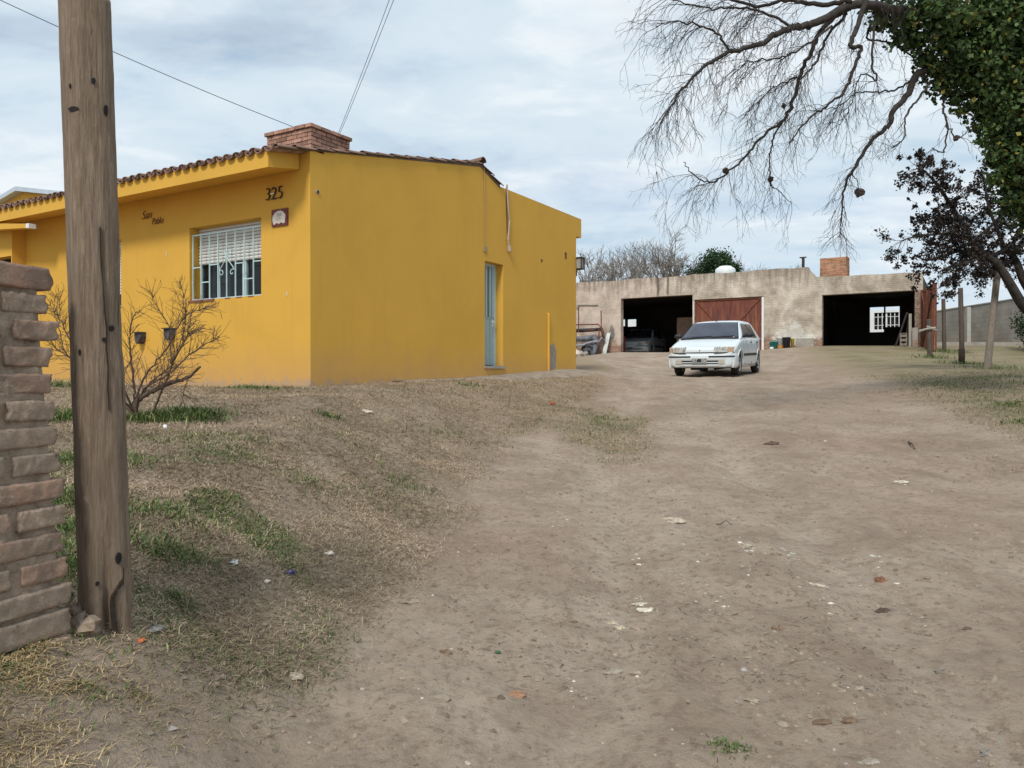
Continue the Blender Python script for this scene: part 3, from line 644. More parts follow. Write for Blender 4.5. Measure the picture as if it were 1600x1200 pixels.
def pole(name, base, top, r0, r1, mat, seed, rot_foot=False, n=56, m=140):
    base = Vector(base); top = Vector(top); V = []; b = MB(); b.smooth = True
    for i_ in range(m + 1):
        t = i_ / m; c = base.lerp(top, t); r = r0 + (r1 - r0) * t
        for j in range(n):
            a = 2 * math.pi * j / n
            sq = 1 + 0.05 * math.cos(4 * a + 0.5) + 0.03 * math.sin(3 * a + seed)
            nz = float(fbm(np.array([math.cos(a) * 2 + seed * 3.1 + math.sin(a) * 0.6]), np.array([t * 3.0 + math.sin(a) * 2]), 0.5, 4, seed)[0]) * 0.07
            nf = float(fbm(np.array([a * 2.0 + seed]), np.array([t * 5.0]), 0.22, 3, seed + 3)[0]) * 0.035
            k_ = sq + nz + nf
            if rot_foot:       # rotten split foot facing the drive
                f = max(0, 1 - t / 0.21); da = (a - 5.25 + math.pi) % (2 * math.pi) - math.pi
                k_ -= 0.50 * min(1, f * 1.6) * math.exp(-((da - 0.5 * f * 0) / 0.16) ** 2) + 0.10 * min(1, f * 3) * math.exp(-((da - 0.32) / 0.3) ** 2)
                k_ += 0.06 * f * math.sin(a * 5 + t * 40)
                dm = (a - 0.1 + math.pi) % (2 * math.pi) - math.pi     # bite out of the right flank
                k_ -= 0.13 * math.exp(-(dm / 0.5) ** 2) * math.exp(-((t - 0.52) / 0.05) ** 2)
                # long drying crack
                dc = (a - 5.35 - 0.25 * (t - 0.5) + math.pi) % (2 * math.pi) - math.pi
                if 0.30 < t < 0.72: k_ -= 0.0 * dc
            b.v.append((c.x + r * k_ * math.cos(a), c.y + r * k_ * math.sin(a), c.z))
    for i_ in range(m):
        for j in range(n):
            j2 = (j + 1) % n; b.face([i_ * n + j, i_ * n + j2, (i_ + 1) * n + j2, (i_ + 1) * n + j])
    b.face([m * n + j for j in range(n)]); b.face([j for j in reversed(range(n))])
    # local coordinates about the base
    b.v = [(x_ - base.x, y_ - base.y, z_ - base.z) for x_, y_, z_ in b.v]
    return b.build(name, mat, loc=base)
PoY = 2.68
pb = at(167, 1040, PoY); pt = at(136, 4, PoY)
po = pole('wooden_pole', pb, pt, 37.5 / F * PoY, 37.5 / F * PoY, M['wood'], 4, True)
tag(po, 'thick weathered round wooden pole with nail holes and a rotten split foot', 'pole')
for (px, py, rw, rh) in ((149, 139, 3, 4.5), (117, 185, 8, 4), (168, 179, 3.2, 9), (112, 150, 1.5, 4), (176, 514, 4.5, 4.5), (166, 532, 3.5, 3.5), (186, 868, 4, 9), (150, 903, 2.2, 3.5), (125, 552, 2, 5)):
    tt = (py - 4) / (1040 - 4); cxp = 136 + (167 - 136) * tt; rr_ = 38.5 / F * PoY
    ang = 0.0
    for _ in range(4): dx = (px - CX) / F * (PoY - rr_ * math.cos(ang)) - (cxp - CX) / F * PoY; ang = math.asin(max(-0.9, min(0.9, dx / rr_)))
    q = at(cxp, py, PoY) - pb + Vector((math.sin(ang) * rr_ * 0.985, -math.cos(ang) * rr_ * 0.985, 0))
    M4 = Matrix.Translation(q) @ Matrix.Rotation(ang, 4, 'Z'); w_, h_ = rw / F * PoY, rh / F * PoY
    pts = [M4 @ Vector((w_ * math.cos(a) * random.uniform(.85, 1.1), dd, h_ * math.sin(a) * random.uniform(.85, 1.1))) for dd in (-0.004, 0.02) for a in [k_ * math.pi / 5 for k_ in range(10)]]
    hb = MB(); hb.add(pts, [tuple(range(10)), tuple(range(19, 9, -1))] + [(k_, 10 + k_, 10 + (k_ + 1) % 10, (k_ + 1) % 10) for k_ in range(10)]); hb.build('nail_hole', M['dark'], po)
def pole_crack(name, pts):
    g = MB(); row = []
    for px, py, hwp in pts:
        tt = (py - 4) / (1040 - 4); cxp = 136 + (167 - 136) * tt; rr_ = 39.0 / F * PoY
        for e in (-1, 1):
            an = 0.0
            for _ in range(4): dx = (px + e * hwp - CX) / F * (PoY - rr_ * math.cos(an)) - (cxp - CX) / F * PoY; an = math.asin(max(-0.93, min(0.93, dx / rr_)))
            c = at(cxp, py, PoY) - pb
            for rad in (rr_ * 1.03, rr_ * 0.7): row.append(c + Vector((math.sin(an) * rad, -math.cos(an) * rad, 0)))
    g.v = [tuple(q) for q in row]; n = len(pts)
    for i_ in range(n - 1):
        a = i_ * 4; b2_ = a + 4
        for (p_, q_) in ((0, 2), (2, 3), (3, 1), (1, 0)): g.face([a + p_, a + q_, b2_ + q_, b2_ + p_])
    g.face([0, 1, 3, 2]); g.face([(n - 1) * 4 + q for q in (0, 2, 3, 1)]); return g.build(name, M['rot'], po)
M['rot'] = surf('rotten_wood_hollow', (0.02, 0.014, 0.01), (0.05, 0.035, 0.026), 30, 0.95)
pole_crack('drying_crack', [(160, 360, .3), (159, 385, .8), (161, 420, .7), (165, 452, .6), (168, 490, .8), (171, 515, .8), (170, 545, .7), (173, 575, .6), (172, 605, .6), (174, 640, .2)])
pole_crack('foot_split', [(197, 884, .6), (195, 897, 1.6), (190, 908, 1.8), (184, 917, 2.0), (178, 926, 3.2), (176, 940, 3.0), (178, 955, 3.8), (181, 970, 4.2), (179, 990, 4.8), (176, 1020, 5.0)])  # dark wedge of rotten wood, with the split's shade put into its colour
# rubble wedged at the pole foot
for k, (px, py, r, lab) in enumerate(((132, 985, 0.055, 'pale broken stone wedged between the pier and the pole foot'), (120, 965, 0.04, 'smaller broken stone behind the pale one at the pier foot'))):
    p = ray_ground(px, py); b = MB(); b.blob((0, 0, 0), r, seed=50 + k, n1=9, n2=6, amp=0.35, flat=0.7); tag(b.build('stone', M['mortar'], loc=(p.x, p.y, p.z + 0.005)), lab, 'stone')
# ------------------------------------------------------------------ yellow house (local x = towards the corner, y = into the plot, z up)
HO = Vector((-2.88, 10.98, 0)); A31 = -math.atan2(0.514, 0.857)
def local_from_px(px, py, org, yl, z=None):
    """local (x, z) of the point of plane y = yl seen at a pixel of the photograph"""
    u = (px - CX) / F; X0 = org.x + 0.514 * yl; Y0 = org.y + 0.857 * yl
    s = (X0 - u * Y0) / (0.857 + u * 0.514); Yd = Y0 + 0.514 * s
    return -s, (HY - py) / F * Yd
def side_from_px(px, py, org, xl):
    """local (y, z) on the plane x = xl"""
    u = (px - CX) / F; X0 = org.x + 0.857 * xl; Y0 = org.y - 0.514 * xl
    t = (u * Y0 - X0) / (0.514 - u * 0.857); return t, (HY - py) / F * (Y0 + 0.857 * t)
def panel(b, us, zs, top, holes, place, w0, w1):
    """wall panel: columns us, rows zs (last row follows top(u)); holes = (u0,u1,z0,z1); place(u, w, z)"""
    us = sorted(set(us + [h[0] for h in holes] + [h[1] for h in holes])); zs = sorted(set(zs + [h[2] for h in holes] + [h[3] for h in holes]))
    nu, nz = len(us) - 1, len(zs)
    solid = lambda i_, k: 0 <= i_ < nu and 0 <= k < nz and not any(h[0] <= us[i_] < h[1] and h[2] <= zs[k] < h[3] for h in holes)
    zt = lambda i_, k: zs[k] if k < nz else top(us[i_])
    for i_ in range(nu):
        for k in range(nz):
            if not solid(i_, k): continue
            c = [(us[i_], zt(i_, k)), (us[i_ + 1], zt(i_ + 1, k)), (us[i_ + 1], zt(i_ + 1, k + 1)), (us[i_], zt(i_, k + 1))]
            for wv, rev in ((w0, False), (w1, True)):
                q = [place(u, wv, z) for u, z in c]; b.add(q[::-1] if rev else q, [(0, 1, 2, 3)])
            for (a, e), (di, dk) in (((0, 1), (0, -1)), ((1, 2), (1, 0)), ((2, 3), (0, 1)), ((3, 0), (-1, 0))):
                if not solid(i_ + di, k + dk):
                    b.add([place(*((c[a][0], w0, c[a][1]))), place(c[e][0], w0, c[e][1]), place(c[e][0], w1, c[e][1]), place(c[a][0], w1, c[a][1])], [(3, 2, 1, 0)])
house = empty('yellow_house', HO, A31); tag(house, 'yellow one storey corner house with clay tile eave, barred window and number 325', 'house')
LEN, DEP, WT = 10.5, 8.57, 0.28
wx0, wzT = local_from_px(297, 357, HO, 0); wx1, _ = local_from_px(408.5, 340, HO, 0); wz0, wz1 = 1.235, 2.40
vx0, _ = local_from_px(107, 380, HO, 0); vx1, _ = local_from_px(190, 376, HO, 0)
roofz = lambda y_: 3.25 + 0.193 * y_
def sidetop(y_):
    if y_ <= 4.41: return roofz(y_)
    if y_ <= 5.15: return 4.10 - (y_ - 4.41) * 0.38
    return 3.82
b = MB()
panel(b, [-LEN, 0], [-1.5], lambda u: 3.25, [(wx0, wx1, wz0, wz1), (vx0, vx1, wz0, wz1)], lambda u, w_, z: (u, w_, z), 0, WT)
d0, dzt = side_from_px(757.5, 404, HO, 0); d1, _ = side_from_px(786, 412, HO, 0); dz0 = (HY - 571.5) / F * 14.9; dz1 = 2.27
b2 = MB()
panel(b2, [WT, 4.41, 5.15, 5.1501, DEP], [-1.5], sidetop, [(d0, d1, dz0, dz1)], lambda u, w_, z: (-w_, u, z), 0, WT)
b.v += []; off = len(b.v); b.v += b2.v; b.f += [tuple(q + off for q in f_) for f_ in b2.f]; b.m += b2.m; b.sm += b2.sm
# back eave fascia, rear and left walls
b.box(-LEN, 0, DEP, DEP + 0.28, 3.37, 3.82)
b.box(-LEN + WT, -WT, DEP - WT, DEP - 0.002, -1.5, 3.8); b.box(-LEN, -LEN + WT, WT, DEP - 0.002, -1.5, 3.8)
wall = b.build('wall', M['yellow'], house)
# eave: sloping soffit block with fascia, starts 0.195 m in from the corner
b = MB(); ex = -0.195
pf = [(-0.588, 2.896), (-0.47, 2.917), (-0.02, 2.995), (-0.02, 3.245), (-0.588, 3.137)]
b.prism(pf, lambda p: (-LEN, p[0], p[1]), lambda p: (ex, p[0], p[1]))
b.build('eave', M['yellow_trim'], house)
# tiled roof
b = MB(); b.mat(M['tile_bed'])
b.prism([(-0.60, 3.15), (4.41, 4.11), (5.13, 3.85), (5.13, 3.78), (4.41, 4.04), (-0.60, 3.125)], lambda p: (-LEN, p[0], p[1]), lambda p: (0.004, p[0], p[1]))
b.mat(M['concrete']); b.box(-LEN + 0.05, -0.25, 5.2, DEP + 0.1, 3.60, 3.70)
b.mat(M['tile'])
def tile(b, x, y0, z0, ln, dy, dz, r=0.088, tw=0.0, r1=0.072):
    """half-round cover tile from its low end, running along (dy, dz)"""
    n = 7; base = len(b.v)
    for e in range(2):
        rr_ = (r if e == 0 else r1); yy, zz_ = y0 + dy * ln * e, z0 + dz * ln * e + (0.022 if e == 0 else 0.0)
        for q in (1.0, 0.80):
            for j in range(n + 1):
                a = math.pi * j / n; b.v.append((x + tw * (e - 0.5) + rr_ * q * math.cos(a), yy, zz_ + rr_ * q * 0.62 * math.sin(a)))
    k = n + 1
    for j in range(n):
        b.face([base + j, base + 2 * k + j, base + 2 * k + j + 1, base + j + 1]); b.face([base + k + j + 1, base + 3 * k + j + 1, base + 3 * k + j, base + k + j])
        b.face([base + j, base + j + 1, base + k + j + 1, base + k + j]); b.face([base + 2 * k + j, base + 3 * k + j, base + 3 * k + j + 1, base + 2 * k + j + 1])
    b.face([base, base + k, base + 3 * k, base + 2 * k]); b.face([base + n, base + 2 * k + n, base + 3 * k + n, base + k + n])
b.smooth = False
cs = 1 / math.hypot(1, 0.193); dy_, dz_ = cs, 0.193 * cs
for c_ in range(51):
    x_ = -0.035 - 0.2 * c_
    for r_ in range(15):
        if c_ > 12 and 2 < r_ < 12: continue
        y0 = -0.63 + 0.35 * r_ + random.uniform(-0.02, 0.02); tile(b, x_ + random.uniform(-0.012, 0.012), y0, roofz(y0) - 0.012 + random.uniform(-0.004, 0.006), min(0.40, 4.5 - y0), dy_, dz_, 0.078 * random.uniform(0.92, 1.06), random.uniform(-0.012, 0.012), 0.066)
for c_ in range(51):      # channel tiles between the covers at the eave
    for r_ in range(1 if c_ > 2 else 14):
        y0 = -0.64 + 0.35 * r_; base = len(b.v); n = 5; x_ = -0.135 - 0.2 * c_
        for e in range(2):
            for q in (1.0, 1.18):
                for j in range(n + 1):
                    a = math.pi + math.pi * j / n; b.v.append((x_ + 0.072 * q * math.cos(a), y0 + 0.4 * e * dy_, roofz(y0) + 0.4 * e * dz_ + 0.03 + 0.06 * q * math.sin(a)))
        k = n + 1
        for j in range(n):
            b.face([base + j, base + j + 1, base + 2 * k + j + 1, base + 2 * k + j]); b.face([base + k + j, base + 3 * k + j, base + 3 * k + j + 1, base + k + j + 1]); b.face([base + j, base + k + j, base + k + j + 1, base + j + 1])
cs2 = 1 / math.hypot(1, 0.36)
for c_ in range(4):       # short steep rear slope, low end towards the parapet
    for r_ in range(2):
        y0 = 5.20 - 0.34 * r_; tile(b, -0.035 - 0.2 * c_, y0, 3.80 + (5.15 - y0) * 0.38 + 0.03, 0.40, -cs2, 0.36 * cs2)
for c_ in range(26):      # ridge tiles run along x
    base = len(b.v); x_ = 0.05 - 0.37 * c_; n = 7
    for e in range(2):
        for q in (1.0, 0.82):
            for j in range(n + 1):
                a = math.pi * j / n; b.v.append((x_ - 0.42 * e, 4.46 + 0.10 * q * math.cos(a), 4.10 + (0.05 if e == 0 else 0.02) + 0.09 * q * math.sin(a)))
    k = n + 1
    for j in range(n):
        b.face([base + j, base + j + 1, base + 2 * k + j + 1, base + 2 * k + j]); b.face([base + j, base + k + j, base + k + j + 1, base + j + 1])
roof = b.build('roof', None, house)
def brick_stack(b, x0, x1, y0, y1, z0, z1, course=0.068, bl=0.235, bh=0.054, overhang_top=1, mm=None, bm=None, jit=0.004):
    b.mat(mm or M['mortar']); b.box(x0 + 0.012, x1 - 0.012, y0 + 0.012, y1 - 0.012, z0, z1 - 0.01)
    b.mat(bm or M['brick']); nc = int(round((z1 - z0) / course))
    for c_ in range(nc):
        z = z0 + c_ * course; g = 0.03 if (c_ == nc - overhang_top and overhang_top) else 0.0
        for (a0, a1, fix, ax, sgn) in ((x0 - g, x1 + g, y0 - g, 'x', 1), (x0 - g, x1 + g, y1 + g, 'x', -1), (y0 - g, y1 + g, x0 - g, 'y', 1), (y0 - g, y1 + g, x1 + g, 'y', -1)):
            p = a0 - (bl * 0.5 if c_ % 2 else 0) + 0.001
            while p < a1 - 0.03:
                q0, q1 = max(p, a0), min(p + bl - 0.013, a1); p += bl
                if q1 - q0 < 0.03: continue
                j = random.uniform(-jit, jit); dth = 0.05; zz0 = z + random.uniform(-0.002, 0.002)
                f0, f1 = (fix + j, fix + dth) if sgn > 0 else (fix - dth, fix - j)
                if ax == 'x': b.box(q0, q1, f0, f1, zz0, zz0 + bh)
                else: b.box(f0, f1, q0 + 0.004, q1 - 0.004, zz0 + 0.0007, zz0 + bh - 0.0007)
M['chim_brick'] = surf('chimney_brick', (0.26, 0.135, 0.095), (0.50, 0.295, 0.22), 8, 0.92, 0.5, 45, 0.01, island=0.35)
M['dark_mortar'] = surf('dark_mortar', (0.07, 0.052, 0.042), (0.15, 0.115, 0.09), 22, 0.95)
b = MB(); brick_stack(b, -2.02, -1.0, 1.0, 1.89, 3.36, 4.09, 0.0665, mm=M['dark_mortar'], bm=M['chim_brick']); b.build('chimney', None, roof)
# window: frame (thing part) > panes, shutter, grille, curtain, sill
def window(x0, x1, shut, sill=True, dx=0.0):
    W_, z0, z1 = x1 - x0, wz0, wz1; yb = 0.20
    f = MB(); fw = 0.045
    f.box(x0, x0 + fw, yb, yb + 0.06, z0, z1); f.box(x1 - fw, x1, yb, yb + 0.06, z0, z1); f.box(x0 + fw, x1 - fw, yb, yb + 0.06, z0, z0 + fw); f.box(x0 + fw, x1 - fw, yb, yb + 0.06, z1 - fw, z1)
    for fx in (0.27, 0.62, 0.66): f.box(x0 + W_ * fx - 0.022, x0 + W_ * fx + 0.022, yb - (0.018 if fx == .66 else 0), yb + 0.045, z0 + fw, z1 - fw)
    fr = f.build('window', M['steel_edge'], house)
    g = MB(); g.box(x0 + fw, x1 - fw, yb + 0.02, yb + 0.026, z0 + fw, z1 - fw); g.build('pane', M['glass'], fr)
    g = MB(); zs_ = z1 - (z1 - z0) * shut; k = 0; z = z1
    while z > zs_:
        zb = max(z - 0.048, zs_); g.prism([(yb - 0.03, zb + 0.004), (yb - 0.038, (z + zb) / 2), (yb - 0.03, z - 0.002), (yb - 0.012, z - 0.002), (yb - 0.012, zb + 0.004)], lambda p: (x0 + 0.02, *p), lambda p: (x1 - 0.02, *p)); z -= 0.052
    g.build('roller_shutter', M['shutter'], fr)
    g = MB()
    for (a, c) in ((0.04, 0.12), (0.20, 0.36)):
        n = 14; pts = [(x0 + W_ * (a + (c - a) * i_ / n), yb + 0.12 + 0.02 * math.sin(i_ * 2.1)) for i_ in range(n + 1)]
        for i_ in range(n): g.add([(*pts[i_], z0), (*pts[i_ + 1], z0), (*pts[i_ + 1], z1), (*pts[i_], z1)], [(0, 1, 2, 3)])
        for i_ in range(n): g.add([(pts[i_][0], pts[i_][1] + .006, z0), (pts[i_ + 1][0], pts[i_ + 1][1] + .006, z0), (pts[i_ + 1][0], pts[i_ + 1][1] + .006, z1), (pts[i_][0], pts[i_][1] + .006, z1)], [(3, 2, 1, 0)])
    g.build('curtain', M['curtain'], fr)
    g = MB(); yg = 0.05; nb = 8; zb, zt = z0 + 0.02, z1 - 0.13; xs = [x0 + 0.02 + (W_ - 0.04) * i_ / nb for i_ in range(nb + 1)]
    for i_, xx in enumerate(xs): g.box(xx - 0.008, xx + 0.008, yg - 0.008, yg + 0.008, zb, zt)
    g.box(x0 + 0.005, x1 - 0.005, yg - 0.012, yg + 0.012, zt, zt + 0.018); g.box(x0 + 0.005, x1 - 0.005, yg - 0.012, yg + 0.012, zb - 0.018, zb)
    hz = zt - zb
    for i_, fr_ in ((0, 0.50), (1, 0.26), (2, 0.52), (5, 0.50), (6, 0.25), (7, 0.50)):
        g.box(xs[i_] + 0.008, xs[i_ + 1] - 0.008, yg - 0.007, yg + 0.007, zb + hz * fr_ - 0.008, zb + hz * fr_ + 0.008)
    def scroll(cx_, cz, r, a0, a1, sg):
        return [(cx_ + sg * r * (1 - 0.75 * t) * math.cos(a0 + (a1 - a0) * t), yg, cz + r * (1 - 0.75 * t) * math.sin(a0 + (a1 - a0) * t)) for t in [k_ / 12 for k_ in range(13)]]
    xm = xs[4]
    for sg in (-1, 1):
        top = scroll(xm + sg * 0.075, zb + hz * 0.665, 0.045, math.pi, math.pi - 5.2, sg)
        low = scroll(xm + sg * 0.125, zb + hz * 0.37, 0.055, 0.9, 0.9 + 5.2, sg)
        g.tube([(xm + sg * 0.02, yg, zb + hz * 0.60)] + top, 0.007, 5); g.tube([(xm + sg * 0.012, yg, zb + hz * 0.60), (xm + sg * 0.06, yg, zb + hz * 0.54), (xm + sg * 0.13, yg, zb + hz * 0.47), (xm + sg * 0.17, yg, zb + hz * 0.42)] + low, 0.007, 5)
    for zz_ in (0.27, 0.78): g.box(x0 - 0.012, x0 + 0.02, yg - 0.008, yg + 0.008, zb + hz * zz_ - 0.012, zb + hz * zz_ + 0.012)
    g.build('window_grille', M['steel_edge'], fr)
    if sill:
        g = MB(); g.box(x0 - 0.02, x0 + 0.60, -0.022, yb, z0 - 0.028, z0 + 0.001); g.box(x0 + 0.603, x1, 0.004, yb, z0 - 0.018, z0 + 0.001)
        for k_ in range(3): g.box(x0 + 0.85 + k_ * 0.26, x0 + 0.98 + k_ * 0.26, -0.006, 0.01, z0 - 0.014, z0 + 0.0015)
        g.build('sill', M['claysill'], fr)
    else:
        g = MB(); g.box(x0, x1, -0.012, yb, z0 - 0.022, z0 + 0.001); g.build('sill', M['concrete'], fr)
    return fr
window(wx0, wx1, 0.50); window(vx0, vx1, 0.80, False)
# dark room behind the windows
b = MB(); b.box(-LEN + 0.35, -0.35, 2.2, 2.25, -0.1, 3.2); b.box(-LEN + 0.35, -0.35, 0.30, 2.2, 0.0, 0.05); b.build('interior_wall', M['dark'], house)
# door in the side wall
b = MB(); xd = -0.17; dw = d1 - d0; fw = 0.05
b.box(xd - 0.05, xd, d0, d0 + fw, dz0, dz1); b.box(xd - 0.05, xd, d1 - fw * 1.6, d1, dz0, dz1); b.box(xd - 0.05, xd, d0 + fw, d1 - fw * 1.6, dz1 - fw, dz1)
door = b.build('door', M['steel_edge'], house)
b = MB(); l0, l1 = d0 + fw + 0.004, d1 - fw * 1.6 - 0.004; zm = dz0 + (dz1 - dz0) * 0.47; xl = xd - 0.012
b.box(xl - 0.03, xl, l0, l1, dz0 + 0.02, zm); b.box(xl - 0.028, xl - 0.022, l0, l1, zm, dz1 - fw - 0.004)
b.mat(M['steel_blue'])
nv = 4; b.mats = [M['steel_blue']]; b.cur = 0
for k in range(nv + 1):
    y_ = l0 + (l1 - l0) * k / nv; b.box(xl - 0.018, xl + 0.012, y_ - (0.035 if 0 < k < nv else 0.0 if k == 0 else 0.07), y_ + (0.035 if 0 < k < nv else 0.06 if k == 0 else 0), zm, dz1 - fw - 0.004)
b.box(xl, xl + 0.012, l0, l1, zm - 0.012, zm + 0.018)
for k in range(1, 4):
    y_ = l0 + (l1 - l0) * k / 4; b.box(xl, xl + 0.006, y_ - 0.008, y_ + 0.008, dz0 + 0.03, zm - 0.02)
leaf = b.build('door_leaf', None, door)
b = MB(); b.box(xl - 0.0215, xl - 0.019, l0 + 0.01, l1 - 0.01, zm + 0.02, dz1 - fw - 0.01); b.build('glass_strip', M['dark'], door)
b = MB(); b.tube([(xl, l1 - 0.03, zm - 0.08), (xl + 0.05, l1 - 0.03, zm - 0.08), (xl + 0.055, l1 - 0.14, zm - 0.08)], 0.014, 8); b.box(xl, xl + 0.008, l1 - 0.055, l1 - 0.008, zm - 0.16, zm - 0.02); b.build('handle', M['white'], door)
b = MB(); b.box(-0.26, 0.035, d0 - 0.02, d1 + 0.03, dz0 - 0.05, dz0); b.build('doorstep', M['concrete'], house)
# left projecting bay and small sloping gutter
b = MB(); bx, _ = local_from_px(20, 400, HO, -0.25)
panel(b, [-LEN, bx], [-1.5], lambda u: 2.94, [(-LEN + 0.6, bx - 0.03, 0.9, 2.33)], lambda u, w_, z: (u, w_, z), -0.25, -0.002); b.build('bay_wall', M['yellow'], house)
b = MB(); b.box(-LEN + 0.6, bx - 0.03, -0.06, -0.004, 0.9, 2.33); b.build('bay_window', M['dark'], house)
gx0, gz0 = local_from_px(49, 354.5, HO, -0.5); gx1, gz1 = local_from_px(-25, 357, HO, -0.5)
b = MB(); b.prism([(-0.06, -0.03), (0.06, -0.03), (0.06, 0.045), (-0.06, 0.045)], lambda p: (gx0, -0.5 + p[0], gz0 + p[1]), lambda p: (gx1, -0.5 + p[0], gz1 + p[1] * 1.8)); b.build('porch_beam', M['yellow_trim'], house)
b = MB(); b.prism([(-0.063, -0.033), (0.063, -0.033), (0.063, 0.048), (-0.063, 0.048)], lambda p: (gx0 + 0.07, -0.5 + p[0], gz0 + p[1] - 0.003), lambda p: (gx0 - 0.03, -0.5 + p[0], gz0 + p[1])); b.build('gutter_end', M['white'], house)
# pipes, cables, marks on the side wall
M['dull_cable'] = plain('dusty_cable', (0.36, 0.27, 0.14), 0.7)
def onside(px, py, out_=0.0):
    t, z = side_from_px(px, py, HO, out_); return (out_, t, z)
def onfront(px, py, out_=0.0):
    x_, z = local_from_px(px, py, HO, -out_); return (x_, -out_, z)
b = MB(); b.tube([onside(756.5, 262, 0.02), onside(757.5, 330, 0.015), onside(757.5, 386, 0.015), onside(759, 394, 0.02)], 0.007, 6); b.box(0, 0.02, *sorted([onside(755, 0)[1], onside(760, 0)[1]]), onside(757, 394)[2], onside(757, 385)[2]); b.build('wall_cable', M['dull_cable'], house)
M['pale_pink'] = plain('pale_plastic_tube', (0.45, 0.36, 0.30), 0.6)
b = MB(); b.tube([onside(792, 289, 0.03), onside(793.5, 320, 0.03), onside(796, 345, 0.025), onside(793.5, 375, 0.03), onside(795, 386, 0.03)], 0.018, 6); b.tube([onside(795.5, 384, 0.035), onside(796, 393, 0.035)], 0.04, 8); b.build('wall_cable', M['pale_pink'], house)
b = MB(); b.tube([onside(791, 292, 0.015), onside(791.5, 330, 0.015), onside(793, 372, 0.015)], 0.008, 5); b.build('wall_cable', M['iron'], house)
b = MB(); p0, p1 = onside(855.5, 492), onside(856, 582); b.tube([(0.0, p0[1], p0[2] + 0.03), (0.025, p0[1], p0[2]), (0.025, p0[1], p1[2])], 0.028, 10); b.build('drain_pipe', M['yellow'], house)
def patch(pts, mat, name, out_=0.003):
    q = [onside(*p, 0) for p in pts]; bq = MB(); n = len(q)
    bq.add([(out_, y_, z) for _, y_, z in q] + [(-0.01, y_, z) for _, y_, z in q], [tuple(range(n))] + [(k_, n + k_, n + (k_ + 1) % n, (k_ + 1) % n) for k_ in range(n)])
    return bq.build(name, mat, house)
patch([(859, 540), (865, 536), (869, 548), (868, 578), (859, 579), (860, 560)], surf('bare_render', (0.26, 0.22, 0.19), (0.36, 0.31, 0.27), 12, 0.9), 'bare_patch')
patch([(882, 394), (885, 395), (885, 405), (882.5, 405)], M['rust'], 'wall_patch')
patch([(845, 405), (847.5, 406), (847, 410), (845.5, 410)], M['iron'], 'wall_hole')
b = MB(); c = onside(496.5, 300.5); b.lathe([(0.032, 0.0), (0.032, 0.012), (0.024, 0.014), (0.024, 0.004)], (0.0, c[1], c[2]), 'x', 14); b.build('pipe_stub', M['concrete'], house)
b = MB(); b.lathe([(0.02, 0.0), (0.02, 0.018)], (0.0, c[1], c[2]), 'x', 12); b.build('pipe_stub', M['iron'], house)
# small white hooks on the front wall
for px, py in ((261, 397), (449, 459)): q = onfront(px, py, 0.008); b = MB(); b.tube([(q[0], q[1], q[2] - 0.03), (q[0] + .004, q[1] - 0.004, q[2] + 0.03)], 0.006, 5); b.build('wall_hook', M['white'], house)
M['vent'] = surf('dark_vent_metal', (0.03, 0.027, 0.03), (0.11, 0.10, 0.105), 14, 0.7)
for px, py in ((217, 528), (263, 522)):
    x_, z = local_from_px(px, py, HO, -0.08); b = MB()
    b.prism([(-0.08, 0.09), (0.08, 0.09), (0.085, 0.0), (0.05, -0.075), (0.0, -0.10), (-0.05, -0.06), (-0.085, 0.02)], lambda p: (x_ + p[0], -0.13 + 0.3 * abs(p[0]), z + p[1]), lambda p: (x_ + p[0], 0.002, z + p[1]))
    b.box(x_ - 0.09, x_ + 0.09, -0.145, 0.003, z + 0.085, z + 0.10); v_ = b.build('wall_vent', M['vent'], house)
# house number, script name, plaque
FR = Matrix(((1, 0, 0, 0), (0, 0, 1, 0), (0, 1, 0, 0), (0, 0, 0, 1)))      # text plane -> front wall (readable from -y)
FR = Matrix.Rotation(R(90), 4, 'X')
xn, zn = local_from_px(430.5, 304, HO, 0); S_ = 11.35 / F
text_mesh('house_number', '325', 0.27, M['iron'], house, Matrix.Translation((xn, -0.02, zn)) @ FR, 0.010, 0.06, -0.006, 0.95)
b = MB(); b.box(xn - 0.06, xn + 0.01, -0.036, -0.033, zn - 0.006, zn + 0.012); b.build('number_clip', M['white'], house)
x1_, z1_ = local_from_px(231, 337, HO, 0); text_mesh('name_lettering', 'San', 0.20, M['rust'], house, Matrix.Translation((x1_, -0.012, z1_)) @ FR, 0.004, 0.35, -0.004)
x2_, z2_ = local_from_px(248, 346, HO, 0); text_mesh('name_lettering', 'Pablo', 0.165, M['rust'], house, Matrix.Translation((x2_, -0.012, z2_)) @ FR, 0.004, 0.3, -0.003, 0.85)
xp, zp = local_from_px(439, 340.5, HO, 0); b = MB(); b.box(xp - 0.165, xp + 0.165, -0.022, 0.0, zp - 0.125, zp + 0.125)
plq = b.build('plaque', M['plaque'], house)
sh = [(-0.12, -0.095), (-0.14, -0.03), (-0.135, 0.02), (-0.12, 0.045), (-0.10, 0.05), (-0.085, 0.075), (-0.055, 0.08), (-0.035, 0.098), (0, 0.092), (0.03, 0.10), (0.055, 0.082), (0.08, 0.08), (0.095, 0.055), (0.118, 0.045), (0.13, 0.01), (0.12, -0.035), (0.12, -0.085), (0.085, -0.098), (0.055, -0.078), (0.025, -0.082), (0, -0.098), (-0.035, -0.08), (-0.07, -0.083), (-0.095, -0.10)]
b = MB(); b.prism(sh, lambda p: (xp + p[0], -0.030, zp + p[1]), lambda p: (xp + p[0], -0.0225, zp + p[1])); b.build('ceramic_shell', M['ceramic'], plq)
text_mesh('plaque_number', '325', 0.06, M['grey_metal'], plq, Matrix.Translation((xp, -0.031, zp + 0.035)) @ FR, 0.001)
b = MB()
